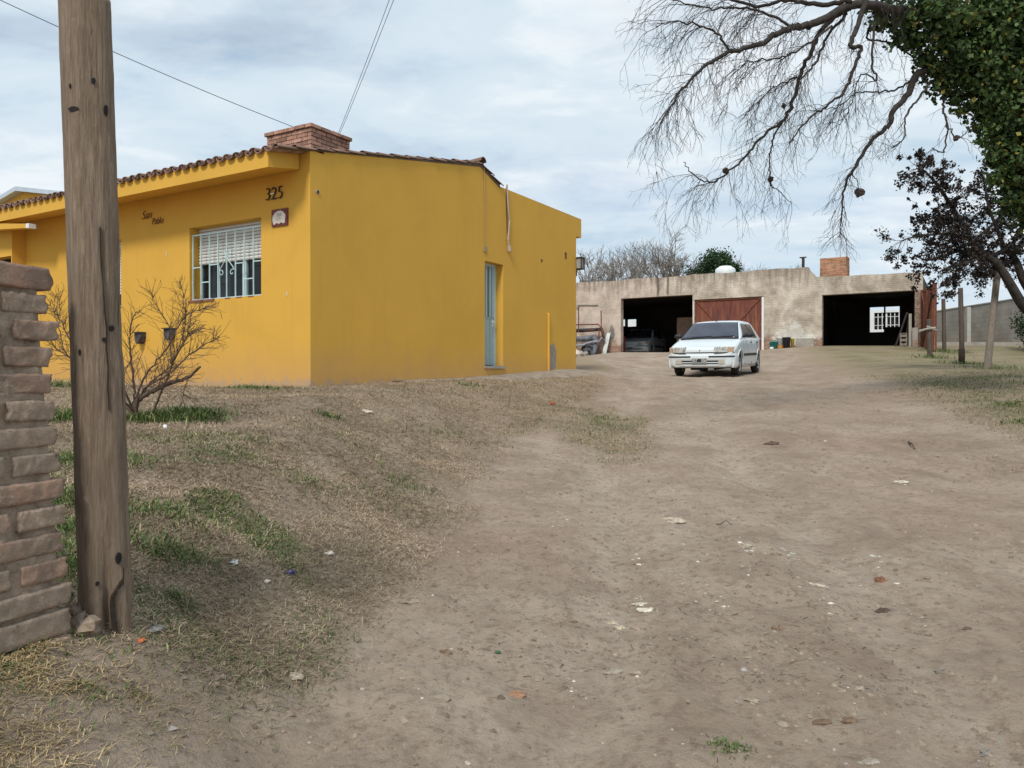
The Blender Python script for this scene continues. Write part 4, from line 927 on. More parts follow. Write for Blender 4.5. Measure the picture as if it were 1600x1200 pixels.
for k, (w_, zz_) in enumerate(((0.012, 0.0), (0.06, -0.022), (0.045, -0.042))):
    b.tube([(xp - w_ + 2 * w_ * i_ / 16, -0.0315, zp + zz_ + 0.005 * math.sin(i_ * 2.3)) for i_ in range(17)], 0.0016, 4)
b.build('plaque_script', M['grey_metal'], plq)
# lantern fixed on the rear corner
lx = [0.0, DEP]; b = MB(); y0, z0 = DEP + 0.03, 2.92
lz0, lz1 = (HY - 420) / F * 18.4, (HY - 404) / F * 18.4
for xx in (-0.05, 0.125):
    for yy in (DEP + 0.02, DEP + 0.18): b.box(xx - 0.012, xx + 0.012, yy - 0.012, yy + 0.012, lz0, lz1)
b.box(-0.07, 0.145, DEP + 0.001, DEP + 0.20, lz1, lz1 + 0.02); b.box(-0.07, 0.145, DEP + 0.001, DEP + 0.20, lz0 - 0.02, lz0); b.box(-0.04, 0.0, DEP + 0.001, DEP + 0.06, lz0 - 0.18, lz0 - 0.02)
lan = b.build('lantern', M['iron'], house)
b = MB(); b.box(-0.035, 0.11, DEP + 0.03, DEP + 0.17, lz0, lz1); b.build('lantern_glass', surf('frosted_glass', (0.22, 0.22, 0.20), (0.45, 0.45, 0.42), 25, 0.3), lan)

# cement strip along the side wall (follows the ground)
def drape(name, rows, mat, lift=0.03):
    """rows: list of (left point, right point) in plan"""
    b = MB(); n = 5; b.smooth = True
    for (l, r_) in rows:
        for j in range(n + 1):
            x_ = l[0] + (r_[0] - l[0]) * j / n; y_ = l[1] + (r_[1] - l[1]) * j / n
            b.v.append((x_, y_, float(height(x_, y_, False)) + lift * (1 if j < n else -1)))
    for i_ in range(len(rows) - 1):
        for j in range(n): b.face([i_ * (n + 1) + j, i_ * (n + 1) + j + 1, (i_ + 1) * (n + 1) + j + 1, (i_ + 1) * (n + 1) + j])
    return b.build(name, mat)
hw = lambda t, w_: (HO.x + 0.514 * t + 0.857 * w_, HO.y + 0.857 * t - 0.514 * w_)
M['cement'] = surf('worn_cement', (0.22, 0.175, 0.135), (0.36, 0.30, 0.24), 3.5, 0.95, 0.5, 30, 0.02)
tag(drape('path', [(hw(t, 0.005), hw(t, 0.30 + min(0.55, max(0, (t - 1.0)) * 0.16) + 0.10 * math.sin(t * 3.1) + 0.05 * math.sin(t * 9))) for t in [1.8 + 0.15 * k_ for k_ in range(50)]], M['cement'], 0.03), kind='structure')

# ------------------------------------------------------------------ neighbour with metal roof
ax0, az0 = local_from_px(38, 301, HO, 3.0)
nh = empty('neighbour_house', HO, A31); tag(nh, 'yellow neighbouring gable house with pale metal sheet roof behind the tiled eave', 'house')
b = MB(); b.prism([(-2.9, -1.5), (2.9, -1.5), (2.9, az0 - 0.52), (0, az0), (-2.9, az0 - 0.52)], lambda p: (ax0 + p[0] - 0.0, 3.0, p[1]), lambda p: (ax0 + p[0], 9.5, p[1])); b.build('wall', M['yellow_trim'], nh)
b = MB(); b.prism([(-3.1, az0 - 0.555), (0, az0 + 0.003), (3.1, az0 - 0.555), (3.1, az0 - 0.45), (0, az0 + 0.12), (-3.1, az0 - 0.45)], lambda p: (ax0 + p[0], 2.8, p[1]), lambda p: (ax0 + p[0], 9.7, p[1])); b.build('roof', M['metal_roof'], nh)

# ------------------------------------------------------------------ garage building (same orientation)
GO = Vector((12.08, 30.0, 0)); gar = empty('garage_building', GO, A31); tag(gar, 'long flat brick workshop garage with three bays and worn beige render', 'garage')
def garage_mat():
    m, t, bs = newmat('worn_beige_render'); k = NT(t); v = k.coord(); sp = k.n('ShaderNodeSeparateXYZ'); k.L(v, sp.inputs[0])
    c = k.ramp(k.noise(v, 1.3, 6, 0.65, 0.3), [(0.32, (0.33, 0.27, 0.21)), (0.5, (0.52, 0.445, 0.365)), (0.66, (0.70, 0.62, 0.525))])
    # pinkish, paler left end
    lf = k.ramp(k.math('MULTIPLY', sp.outputs[0], -0.1), [(0.55, (0, 0, 0)), (0.80, (0.75,) * 3)])
    c = k.mix(lf, c, k.ramp(k.noise(v, 2.2, 5, 0.7), [(0.3, (0.46, 0.36, 0.30)), (0.7, (0.72, 0.60, 0.51))]))
    # brick courses faintly showing
    br = k.n('ShaderNodeTexBrick'); br.inputs['Scale'].default_value = 1.0; br.inputs['Brick Width'].default_value = 0.25; br.inputs['Row Height'].default_value = 0.07
    br.inputs['Mortar Size'].default_value = 0.010; br.inputs['Mortar Smooth'].default_value = 0.4
    br.inputs['Color1'].default_value = (0.44, 0.24, 0.16, 1); br.inputs['Color2'].default_value = (0.25, 0.125, 0.085, 1); br.inputs['Mortar'].default_value = (0.12, 0.095, 0.075, 1)
    cb = k.n('ShaderNodeCombineXYZ'); k.L(sp.outputs[0], cb.inputs[0]); k.L(sp.outputs[2], cb.inputs[1]); k.L(cb.outputs[0], br.inputs['Vector'])
    zf = k.math('SUBTRACT', 1.95, sp.outputs[2])            # bare brick towards the foot of the wall
    fb = k.ramp(k.math('ADD', zf, k.math('MULTIPLY', k.math('SUBTRACT', k.noise(v, 1.6, 5, 0.7), 0.5), 2.2)), [(0.30, (0,) * 3), (0.5, (0.85,) * 3)])
    c = k.mix(fb, c, br.outputs['Color'])
    c = k.mix(k.math('MULTIPLY', br.outputs['Fac'], k.ramp(k.noise(v, 0.9, 4), [(0.45, (0,) * 3), (0.65, (0.35,) * 3)])), c, (0.24, 0.19, 0.15))
    # whitewash remains left of the right bay
    dx_ = k.math('SUBTRACT', 1.0, k.math('MULTIPLY', k.math('ABSOLUTE', k.math('ADD', sp.outputs[0], 1.0)), 0.65)); dz2 = k.math('SUBTRACT', 1.0, k.math('MULTIPLY', k.math('ABSOLUTE', k.math('SUBTRACT', sp.outputs[2], 1.65)), 0.95))
    wf = k.ramp(k.math('ADD', k.math('MULTIPLY', k.math('MULTIPLY', k.math('MAXIMUM', dx_, 0.0), k.math('MAXIMUM', dz2, 0.0)), 0.75), k.math('MULTIPLY', k.math('SUBTRACT', k.noise(k.coord(scale=(1, 1, 1.8)), 2.6, 9, 0.85), 0.5), 2.0)), [(0.34, (0,) * 3), (0.46, (0.9,) * 3)])
    c = k.mix(wf, c, (0.76, 0.74, 0.67))
    # dark smear of grey paint at the jamb of the left bay
    d3 = k.math('SUBTRACT', 1.0, k.math('MULTIPLY', k.math('ABSOLUTE', k.math('ADD', sp.outputs[0], 8.85)), 3.0)); d4 = k.math('SUBTRACT', 1.0, k.math('MULTIPLY', k.math('ABSOLUTE', k.math('SUBTRACT', sp.outputs[2], 2.0)), 1.3))
    df = k.ramp(k.math('ADD', k.math('MULTIPLY', k.math('MAXIMUM', d3, 0.0), k.math('MAXIMUM', d4, 0.0)), k.math('MULTIPLY', k.math('SUBTRACT', k.noise(k.coord(scale=(1.6, 1, 0.8)), 4, 7, 0.8), 0.5), 1.6)), [(0.42, (0,) * 3), (0.56, (0.8,) * 3)])
    c = k.mix(df, c, (0.12, 0.12, 0.12))
    # rain streaks from the top edge
    st = k.noise(k.coord(scale=(1, 1, 0.10)), 6.5, 5, 0.65)
    zt = k.math('SUBTRACT', sp.outputs[2], 3.35)
    sf = k.ramp(k.math('ADD', k.math('MULTIPLY', zt, 0.55), k.math('MULTIPLY', k.math('SUBTRACT', st, 0.5), 2.2)), [(0.25, (0,) * 3), (0.95, (0.85,) * 3)])
    c = k.mix(sf, c, (0.125, 0.10, 0.08))
    for px_ in (1028, 1043.5):      # rain water streaks below the parapet
        gx_ = local_from_px(px_, 440, GO, 0)[0]; dd = k.math('SUBTRACT', 1.0, k.math('MULTIPLY', k.math('ABSOLUTE', k.math('SUBTRACT', k.math('ADD', sp.outputs[0], k.math('MULTIPLY', k.noise(v, 3, 3), 0.08)), gx_ + 0.04)), 12.0), True)
        dd = k.math('MULTIPLY', dd, k.ramp(k.math('SUBTRACT', sp.outputs[2], 3.0), [(0.45, (0,) * 3), (0.65, (1,) * 3)])); c = k.mix(k.math('MULTIPLY', dd, 0.9), c, (0.06, 0.048, 0.04))
    c = k.mix(k.ramp(k.noise(v, 0.8, 7, 0.75, 0.5), [(0.50, (0,) * 3), (0.66, (0.6,) * 3)]), c, (0.25, 0.205, 0.16))
    c = k.mix(k.ramp(k.noise(k.coord(scale=(1, 1, 2.2)), 2.4, 7, 0.8), [(0.56, (0,) * 3), (0.64, (0.6,) * 3)]), c, (0.64, 0.57, 0.49))
    k.L(c, bs.inputs['Base Color']); bs.inputs['Roughness'].default_value = 0.95; bs.inputs['Specular IOR Level'].default_value = 0.15
    k.bump(k.math('ADD', k.noise(v, 14, 7, 0.7), k.math('MULTIPLY', br.outputs['Fac'], -0.25)), bs, 0.7, 0.03); return m
M['garage'] = garage_mat()
gl = lambda px, py: local_from_px(px, py, GO, 0)
aL = gl(970, 466)[0]; aR = gl(1082, 459)[0]; cL = aR + 0.04; cR = gl(1193.5, 461)[0]; eL = gl(1284, 461)[0]; eR = gl(1429, 454)[0]; gR = gl(1441, 430)[0]; gLft = -13.0
stepx = gl(1262, 420)[0]; stepx2 = gl(1275, 431)[0]
def gtop(u):
    if u <= stepx: return 4.36 + 0.02 * math.sin(u * 2.3) + 0.012 * math.sin(u * 7.1)
    if u <= stepx2: return 4.30 - (u - stepx) / (stepx2 - stepx) * 0.36
    return 3.94 - 0.02 * (u - stepx2) + 0.012 * math.sin(u * 5)
b = MB(); us = [gLft + (gR - gLft) * k_ / 60 for k_ in range(61)] + [stepx, stepx + 0.02, stepx2]
panel(b, us, [-0.5], gtop, [(aL, aR, -0.5, 3.53), (cL, cR, -0.5, 3.30), (eL, eR, -0.5, 3.22)], lambda u, w_, z: (u, w_, z), 0, 0.30)
b.build('wall', M['garage'], gar)
M['garage_inside'] = surf('dark_garage_interior', (0.045, 0.04, 0.036), (0.09, 0.08, 0.07), 1.5, 0.95)  # one dark tone for walls, roof and floor inside
# interior shell: rear wall with openings, sides, roof slab
GD = 7.0
o1 = local_from_px(1358, 480, GO, GD); o2 = local_from_px(1405, 518, GO, GD); o7 = local_from_px(1380.5, 500, GO, GD); o8 = local_from_px(1382.5, 511, GO, GD); o3 = local_from_px(970, 499, GO, GD); o4 = local_from_px(976.5, 509.5, GO, GD); o5 = local_from_px(978.5, 499, GO, GD); o6 = local_from_px(994, 510, GO, GD)
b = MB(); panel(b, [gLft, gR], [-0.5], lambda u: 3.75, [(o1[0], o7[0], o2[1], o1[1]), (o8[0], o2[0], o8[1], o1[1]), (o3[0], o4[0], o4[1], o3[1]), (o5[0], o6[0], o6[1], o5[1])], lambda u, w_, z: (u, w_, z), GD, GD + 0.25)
b.build('rear_wall', M['garage_inside'], gar)
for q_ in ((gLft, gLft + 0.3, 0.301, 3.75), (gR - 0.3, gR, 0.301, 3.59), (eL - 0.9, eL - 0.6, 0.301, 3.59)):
    MB().box(q_[0], q_[1], q_[2], GD - 0.002, -0.5, q_[3]).build('side_wall', M['garage_inside'], gar)
MB().box(cR + 0.2, cR + 0.4, 0.301, GD - 0.002, -0.5, 3.6).build('partition_wall', M['garage_inside'], gar)
b = MB(); b.box(gLft + 0.02, stepx, 0.302, GD + 0.6, 3.76, 3.92); b.box(stepx + 0.001, gR, 0.302, GD + 0.6, 3.60, 3.74); roofg = b.build('roof', M['garage_inside'], gar)
b = MB(); b.box(gLft + 0.31, gR - 0.31, 0.9, GD - 0.01, 0.97, 1.02); b.build('floor_slab', M['garage_inside'], gar)
# doors: middle bay rusty double door
M['rust_door'] = None
def rust_mat():
    m, t, bs = newmat('rusted_sheet_door'); k = NT(t); v = k.coord(); sp_z = k.n('ShaderNodeSeparateXYZ'); k.L(k.coord(scale=(1, 1, 0.3)), sp_z.inputs[0])
    c = k.ramp(k.noise(k.coord(scale=(3, 1, 0.35)), 3.2, 7, 0.7, 0.3), [(0.3, (0.085, 0.026, 0.022)), (0.5, (0.16, 0.045, 0.03)), (0.72, (0.27, 0.095, 0.045))])
    c = k.mix(k.math('MULTIPLY', k.ramp(k.noise(k.coord(scale=(6, 1, 0.25)), 3, 6, 0.7), [(0.48, (0,) * 3), (0.64, (0.9,) * 3)]), k.ramp(sp_z.outputs[2], [(0.3, (1,) * 3), (0.95, (0.05,) * 3)])), c, (0.40, 0.185, 0.075))
    wv = k.n('ShaderNodeTexWave'); wv.inputs['Scale'].default_value = 9.0; wv.bands_direction = 'X'; k.L(v, wv.inputs['Vector'])
    k.L(c, bs.inputs['Base Color']); bs.inputs['Roughness'].default_value = 0.8
    k.bump(k.math('ADD', wv.outputs['Fac'], k.noise(v, 20, 4)), bs, 0.35, 0.015); return m
M['rust_door'] = rust_mat()
b = MB(); yd = 0.09; zb, ztd = 0.98, 3.28
b.box(cL + 0.03, cR - 0.10, yd, yd + 0.03, zb, ztd); cdoor = b.build('sheet_door', M['rust_door'], gar)
b = MB(); Wd = cR - 0.10 - (cL + 0.03); x0_, x1_ = cL + 0.03, cR - 0.10
for (xa, za, xb_, zb_) in ((x0_ + 0.06, ztd - 0.03, x0_ + Wd * 0.38, zb + 1.15), (x1_ - 0.05, ztd - 0.03, x0_ + Wd * 0.60, zb + 1.1), (x0_ + Wd * 0.38, zb + 1.1, x0_ + 0.06, zb + 0.05), (x0_ + Wd * 0.6, zb + 1.1, x1_ - 0.05, zb + 0.05)):
    b.tube([(xa, yd - 0.02, za), (xb_, yd - 0.02, zb_)], 0.028, 6)
b.box(x0_, x1_, yd - 0.045, yd - 0.001, ztd - 0.05, ztd); b.box(x0_, x1_, yd - 0.045, yd - 0.001, zb, zb + 0.06); b.box(x0_, x0_ + 0.05, yd - 0.044, yd - 0.001, zb + 0.06, ztd - 0.05); b.box(x1_ - 0.05, x1_, yd - 0.044, yd - 0.001, zb + 0.06, ztd - 0.05)
b.build('door_brace', M['rust'], cdoor)
MB().box(cR - 0.098, cR - 0.012, 0.03, 0.14, 0.95, 3.29).build('door_jamb', M['white'], gar); MB().box(cL - 0.038, cL + 0.026, 0.02, 0.12, 0.95, 3.29).build('door_jamb', M['white'], gar)
# hinged leaf standing open at the right end
hx, hz = gR - 0.02, 0; b = MB(); leafA = (gR + 0.02, -0.05); wp = Vector((14.26, 25.9, 0)); wpl = Matrix.Rotation(-A31, 3, 'Z') @ (wp - GO)
b_ = MB(); dirv = Vector((wpl.x - leafA[0], wpl.y - leafA[1], 0)); LW = dirv.length; dirv.normalize(); nrm = Vector((dirv.y, -dirv.x, 0))
zq0, zq1 = 0.92, 3.20
PM = Matrix(((dirv.x, nrm.x, 0, leafA[0]), (dirv.y, nrm.y, 0, leafA[1]), (0, 0, 1, 0), (0, 0, 0, 1)))
b_.box(0, LW, 0, 0.03, zq0, zq1, PM); ol = b_.build('sheet_door', M['rust_door'], gar)
b_ = MB()
for a, c in (((0.05, zq0 + .1), (LW - .05, zq1 - .1)), ((0.05, zq1 - .1), (LW - .05, zq0 + .1)), ((LW * .5, zq0), (LW * .5, zq1)), ((0.03, zq0), (0.03, zq1)), ((LW - .03, zq0), (LW - .03, zq1))):
    for side in (-0.025, 0.055): b_.tube([PM @ Vector((a[0], side, a[1])), PM @ Vector((c[0], side, c[1]))], 0.03, 5)
b_.build('door_brace', M['rust'], ol)
# brick jamb of the right bay with loose bricks showing
b = MB(); brick_stack(b, eR + 0.001, gR + 0.005, -0.012, 0.28, 0.75, 3.25, 0.075, 0.2, 0.06, 0, jit=0.012); b.build('brick_jamb', None, gar)
M['pale_mortar'] = surf('pale_mortar', (0.42, 0.34, 0.26), (0.55, 0.46, 0.37), 12, 0.95)
chx0 = local_from_px(1280.5, 403, GO, 0.9); chx1 = local_from_px(1323.5, 401, GO, 0.9)
b = MB(); brick_stack(b, chx0[0], chx1[0], 0.9, 1.5, 3.75, chx1[1], 0.07, 0.25, 0.052, 0, bm=M['brick_orange'], mm=M['pale_mortar'], jit=0.006); b.build('chimney', None, roofg)
b = MB(); ax, az = local_from_px(1312, 402, GO, 1.2); b.tube([(ax, 1.2, az - 0.3), (ax, 1.2, az + 0.62)], 0.012, 5); b.build('antenna_rod', M['grey_metal'], roofg)
b = MB(); px_, pz_ = local_from_px(1254.5, 404, GO, 0.8); b.tube([(px_, 0.8, 3.9), (px_, 0.8, pz_ + 0.02)], 0.055, 10); b.box(px_ - 0.14, px_ + 0.12, 0.76, 0.84, pz_ + 0.02, pz_ + 0.06); b.tube([(px_, .8, pz_ - .1), (px_ - 0.07, .8, pz_ + .03)], 0.015, 5); b.build('flue_pipe', M['iron'], roofg)
tx, tz = local_from_px(1133, 420, GO, 2.2); b = MB(); b.smooth = True
b.lathe([(0.42, tz - 0.55), (0.44, tz - 0.05), (0.40, tz), (0.30, tz + 0.06), (0.26, tz + 0.10), (0.0, tz + 0.11)], (tx, 2.2, 0), 'z', 20); b.build('water_tank', M['white'], roofg)
# thresholds
M['thr'] = (surf('pale_cement', (0.42, 0.39, 0.35), (0.60, 0.57, 0.52), 4, 0.9))
MB().box(aL + 0.02, aR - 0.02, -0.35, 0.9, 0.80, 0.995).build('threshold', M['thr'], gar); MB().box(eL + 0.02, eR - 0.3, -0.32, 0.9, 0.80, 1.0).build('threshold', M['thr'], gar)
# pipe and bracket on the left part of the wall
b = MB(); q0, q1 = gl(903, 476), gl(935, 476.5); b.tube([(q0[0] - .3, -0.05, q0[1]), (q1[0], -0.05, q1[1])], 0.025, 6); b.box(gl(902, 480)[0], gl(905, 480)[0], -0.1, 0, gl(902, 481)[1], gl(902, 477)[1]); b.build('wall_pipe', M['concrete'], gar)

# house behind, seen through the rear openings of the garage
RD = 11.5; rh = empty('rear_house', GO, A31); tag(rh, 'white house behind the garage seen through its rear window opening', 'house')
b = MB(); w0 = local_from_px(1365, 489, GO, RD); w1 = local_from_px(1404, 514, GO, RD)
panel(b, [gLft - 2, 6], [-0.5], lambda u: 3.45, [(w0[0], w1[0], w1[1], w0[1])], lambda u, w_, z: (u, w_, z), RD, RD + 0.3); b.build('wall', M['white'], rh)
b = MB(); b.box(w0[0], w1[0], RD + 0.2, RD + 0.22, w1[1], w0[1]); wn_ = b.build('window', M['dark'], rh)
b = MB(); n = 6
for k_ in range(n + 1): xx = w0[0] + (w1[0] - w0[0]) * k_ / n; b.box(xx - 0.018, xx + 0.018, RD + 0.05, RD + 0.08, w1[1], w0[1])
for f_ in (0.25, 0.75): zz_ = w1[1] + (w0[1] - w1[1]) * f_; b.box(w0[0], w1[0], RD + 0.055, RD + 0.075, zz_ - 0.012, zz_ + 0.012)
xm = (w0[0] + w1[0]) / 2 - 0.02; b.box(xm - 0.06, xm + 0.06, RD + 0.09, RD + 0.15, w1[1], w0[1]); b.build('window_bars', M['white'], wn_)
# ------------------------------------------------------------------ things round the garage (garage frame)
def gtop_thing(name, lab, cat, group=None):
    e = empty(name, GO, A31); tag(e, lab, cat, group); return e
def gz(xl, yl):      # ground height under a garage-frame point
    return float(height(GO.x + 0.857 * xl + 0.514 * yl, GO.y - 0.514 * xl + 0.857 * yl))
def groot(name, xl, yl, lab, cat, group=None, z=None, rz=0.0):
    z = gz(xl, yl) if z is None else z
    e = empty(name, (GO.x + 0.857 * xl + 0.514 * yl, GO.y - 0.514 * xl + 0.857 * yl, z), A31 + rz); tag(e, lab, cat, group); return e
def gmesh(b, name, mat, xl, yl, lab, cat, group=None, rz=0.0, z=None):
    o = b.build(name, mat); z = gz(xl, yl) if z is None else z
    o.location = (GO.x + 0.857 * xl + 0.514 * yl, GO.y - 0.514 * xl + 0.857 * yl, z); o.rotation_euler = (0, 0, A31 + rz); tag(o, lab, cat, group); return o
def bucket(px, r, h, col, lab, yl=-0.35, name='bucket', band=None, fill=None):
    xl, _ = local_from_px(px, 550, GO, yl); e = groot(name, xl, yl, lab, 'bucket', 'buckets and cans against the garage wall')
    b = MB(); b.smooth = True; b.lathe([(r * 0.86, 0), (r * 0.98, h * 0.93), (r * 1.05, h * 0.94), (r * 1.05, h), (r * 0.93, h), (r * 0.80, h * 0.25), (0.001, h * 0.25)], (0, 0, 0), 'z', 16); b.build('tub', col, e)
    b = MB(); b.tube([(r * math.cos(a), -0.02 - r * 0.35 * math.sin(a), h * 0.9 + 0 * a - 0.0) for a in [math.pi * k_ / 8 for k_ in range(9)]], 0.006, 4); b.build('handle', M['iron'], e)
    if band:
        b = MB(); b.smooth = True; b.lathe([(r * 0.885, h * 0.02), (r * 0.93, h * band[1])], (0, 0, 0), 'z', 16, False); b.lathe([(r * 0.90, h * 0.02), (r * 0.945, h * band[1])], (0, 0, 0), 'z', 16, False); b.build('label_band', band[0], e)
    return e
teal = plain('teal_plastic', (0.01, 0.27, 0.25), 0.4); wht = M['white']; orng = plain('orange_label', (0.55, 0.22, 0.05), 0.5); yelp = plain('yellow_plastic', (0.60, 0.42, 0.06), 0.5); blk = plain('dark_navy_plastic', (0.03, 0.035, 0.055), 0.4)
bucket(1205.5, 0.085, 0.30, teal, 'teal can with a white label, leftmost in the row by the garage wall', -0.55, 'can', (wht, 0.3))
bucket(1212, 0.075, 0.29, teal, 'teal can without a label right of its twin by the garage wall', -0.5, 'can')
bucket(1218.5, 0.13, 0.43, wht, 'white paint bucket with an orange lower band', -0.38, 'bucket', (orng, 0.3))
bucket(1229, 0.15, 0.42, blk, 'dark navy drum between the white bucket and yellow can', -0.42, 'drum')
bucket(1238, 0.07, 0.36, yelp, 'narrow yellow can at the right end of the row', -0.3, 'can')
b = MB(); b.box(-0.33, 0.33, -0.03, 0.03, 0, 0.32); xl, _ = local_from_px(1257, 550, GO, -0.15); gmesh(b, 'cement_board', M['concrete'], xl, -0.1, 'small pale board propped low against the garage wall', 'board')
# scrap corner left of the left bay
def P2(px, py, yl): return local_from_px(px, py, GO, yl)
yl = -0.7; e = groot('metal_rack', P2(925, 560, yl)[0], yl, 'tall thin rusty pipe rack in the scrap pile left of the bay', 'rack'); ox, oz = P2(925, 560, yl)[0], e.location.z
def rk(px, py, dy=0.0): q = P2(px, py, yl + dy); return (q[0] - ox, dy, q[1] - oz)
b = MB()
for pts in (([rk(939, 485), rk(939.5, 512), rk(941, 530)]), ([rk(885, 508), rk(915, 507), rk(935, 507), rk(940, 513), rk(943, 525)]), ([rk(904, 478), rk(904, 520)]), ([rk(885, 517, .3), rk(930, 516, .3), rk(939, 512, .3)]), ([rk(936, 514), rk(935.5, 540), rk(936, 561)]), ([rk(900, 515), rk(900, 562)]), ([rk(936, 561, .4), rk(936, 512, .4)])):
    b.tube(pts, 0.028, 6)
b.build('frame', M['rust'], e)
def bumper(name, mat, pts, r, lab, cat='bumper', flat=0.5, yl=-0.9):
    px0, py0 = pts[len(pts) // 2]; ox = P2(px0, py0, yl)[0]; z0 = gz(ox, yl); b = MB(); b.smooth = True
    q = []
    for i_, (px, py) in enumerate(pts): a = P2(px, py, yl); q.append((a[0] - ox, 0.25 * math.sin(i_ * 0.9), a[1] - z0))
    b.tube(q, r, 8); return gmesh(b, name, mat, ox, yl, lab, cat, 'scrap car parts beside the garage', z=z0)
M['bumper_grey'] = surf('faded_bumper', (0.07, 0.075, 0.09), (0.19, 0.195, 0.22), 6, 0.55)
bumper('car_bumper', M['bumper_grey'], [(896, 530), (912, 529), (925, 527), (931, 534), (931, 548), (928, 561)], [0.10, 0.13, 0.14, 0.13, 0.10, 0.06], 'faded grey car bumper standing on end in the scrap pile')
bumper('car_bumper', M['black'], [(890, 517), (905, 516), (925, 515), (938, 514), (944, 523), (947, 528)], [0.08, 0.09, 0.08, 0.09, 0.06, 0.04], 'black car bumper laid across the top of the pipe rack', yl=-0.55)
bumper('car_bumper', surf('pale_bumper', (0.22, 0.22, 0.25), (0.36, 0.36, 0.40), 9, 0.6), [(898, 540), (908, 539), (914, 536), (926, 534), (938, 534), (944, 528)], [0.05, 0.05, 0.06, 0.06, 0.05, 0.04], 'thin pale grey bumper trim sticking out to the right of the pile', yl=-1.05)
bumper('seat_shell', M['bumper_grey'], [(912, 548), (918, 544), (925, 546), (924, 556)], [0.08, 0.22, 0.24, 0.12], 'dark moulded shell in the middle of the scrap pile', 'shell', yl=-0.7)
b = MB(); b.smooth = True; b.lathe([(0.17, -0.09), (0.29, -0.10), (0.31, -0.05), (0.31, 0.05), (0.29, 0.10), (0.17, 0.09), (0.16, 0)], (0, 0, 0.31), 'y', 24, False); xl = P2(918, 560, -0.35)[0]; gmesh(b, 'old_tyre', M['rubber'], xl, -0.30, 'old black tyre leaning behind the scrap bumpers', 'tyre')
xl0, z0 = P2(944, 560, -0.75); xl1, z1 = P2(952, 520, -0.12); b = MB(); b.prism([(-0.095, 0), (0.095, 0), (0.085, 1), (-0.085, 1)], lambda p: (p[0] + (xl1 - xl0) * p[1], 0.6 * p[1] - 0.03, (z1 - gz(xl0, -0.75)) * p[1]), lambda p: (p[0] + (xl1 - xl0) * p[1], 0.6 * p[1], (z1 - gz(xl0, -0.75)) * p[1])); gmesh(b, 'white_plank', surf('flaky_white_paint', (0.45, 0.46, 0.43), (0.68, 0.69, 0.66), 7, 0.8), xl0, -0.75, 'tall flaking white plank leaning against the garage wall', 'plank')
for k, (px, r, lab, c) in enumerate(((905, 0.16, 'crumpled whitish sack at the foot of the scrap pile', M['concrete']), (914, 0.12, 'smaller crumpled sack to the right in the scrap pile', M['concrete']), (900, 0.2, 'dirty beige lump half hidden by the yellow house corner', M['ceramic']))):
    xl = P2(px, 562, -1.3)[0]; b = MB(); b.blob((0, 0, r * 0.7), r, seed=90 + k, n1=12, n2=8, amp=0.4, flat=0.9); gmesh(b, 'sack', c, xl, -1.25, lab, 'sack')
# inside the bays
xl = P2(1072, 520, 1.8)[0]; b = MB(); zq = P2(1072, 496, 1.8)[1] - 1.02; b.box(-0.42, 0.42, -0.03, 0.03, 0, zq); gmesh(b, 'plywood_board', surf('brown_panel', (0.17, 0.115, 0.085), (0.27, 0.19, 0.14), 3, 0.8), xl, 1.8, 'tall plain brown board standing inside the left bay', 'board', z=1.02)
xl = P2(974, 530, 1.5)[0]; b = MB(); b.smooth = True; b.lathe([(0.22, 0), (0.24, 0.02), (0.24, 0.85), (0.22, 0.87)], (0, 0, 0), 'z', 18); gmesh(b, 'oil_drum', surf('dull_red_paint', (0.12, 0.025, 0.02), (0.2, 0.05, 0.04), 6, 0.6), xl + .05, 1.0, 'dull red drum just inside the left bay', 'drum', z=1.02)
# clutter at the right jamb of the right bay
yl = -0.25
def crate(px0, px1, pyt, pyb, name, lab, mat, cat, ylc=-0.28, dpt=0.45, frame=True, grp=None):
    a = P2(px0, pyb, ylc); c = P2(px1, pyt, ylc); z0 = gz(a[0], ylc); b = MB(); W_, H_ = c[0] - a[0], c[1] - z0; t = 0.04
    if frame:
        for xx in (0, W_ - t):
            for yy in (0, dpt - t): b.box(xx, xx + t, yy, yy + t, 0, H_)
        k_ = 0
        while k_ * 0.16 + 0.1 < H_: b.box(t * .5, W_ - t * .5, -0.012, 0.012, k_ * 0.16 + 0.03, k_ * 0.16 + 0.12); b.box(-0.012, 0.012, 0.02, dpt - 0.02, k_ * 0.16 + 0.03, k_ * 0.16 + 0.12); k_ += 1
        b.box(0, W_, 0, dpt, H_, H_ + 0.02)
    else: b.box(0, W_, 0, dpt, 0, H_)
    return gmesh(b, name, mat, a[0], ylc, lab, cat, grp, z=z0)
crate(1406, 1417, 521, 549, 'wooden_crate', 'grey slatted wooden crate standing at the right bay jamb', M['wood_grey'], 'crate', -0.1, 0.3)
crate(1419.5, 1424, 490, 549, 'concrete_post', 'short square concrete post leaning by the right jamb', M['concrete'], 'post', -0.14, 0.12, False)
crate(1425, 1434, 512, 530, 'cement_block', 'grey cement block resting against the right jamb', M['concrete'], 'block', -0.30, 0.2, False)
crate(1425.5, 1433, 531, 549, 'brick_stack', 'low stack of red bricks under the grey cement block', M['brick'], 'bricks', -0.32, 0.22, False)
a = P2(1399, 549, 0.1); c = P2(1417, 488, 0.25); b = MB(); b.tube([(0, 0, 0), (c[0] - a[0], 0.15, c[1] - gz(a[0], 0.1))], 0.035, 6); b.tube([(0.3, 0.05, 0), (c[0] - a[0] + .05, 0.2, c[1] - gz(a[0], 0.1) - .3)], 0.03, 6); gmesh(b, 'leaning_poles', M['iron'], a[0], 0.12, 'pair of dark poles leaning inside the right bay', 'poles')

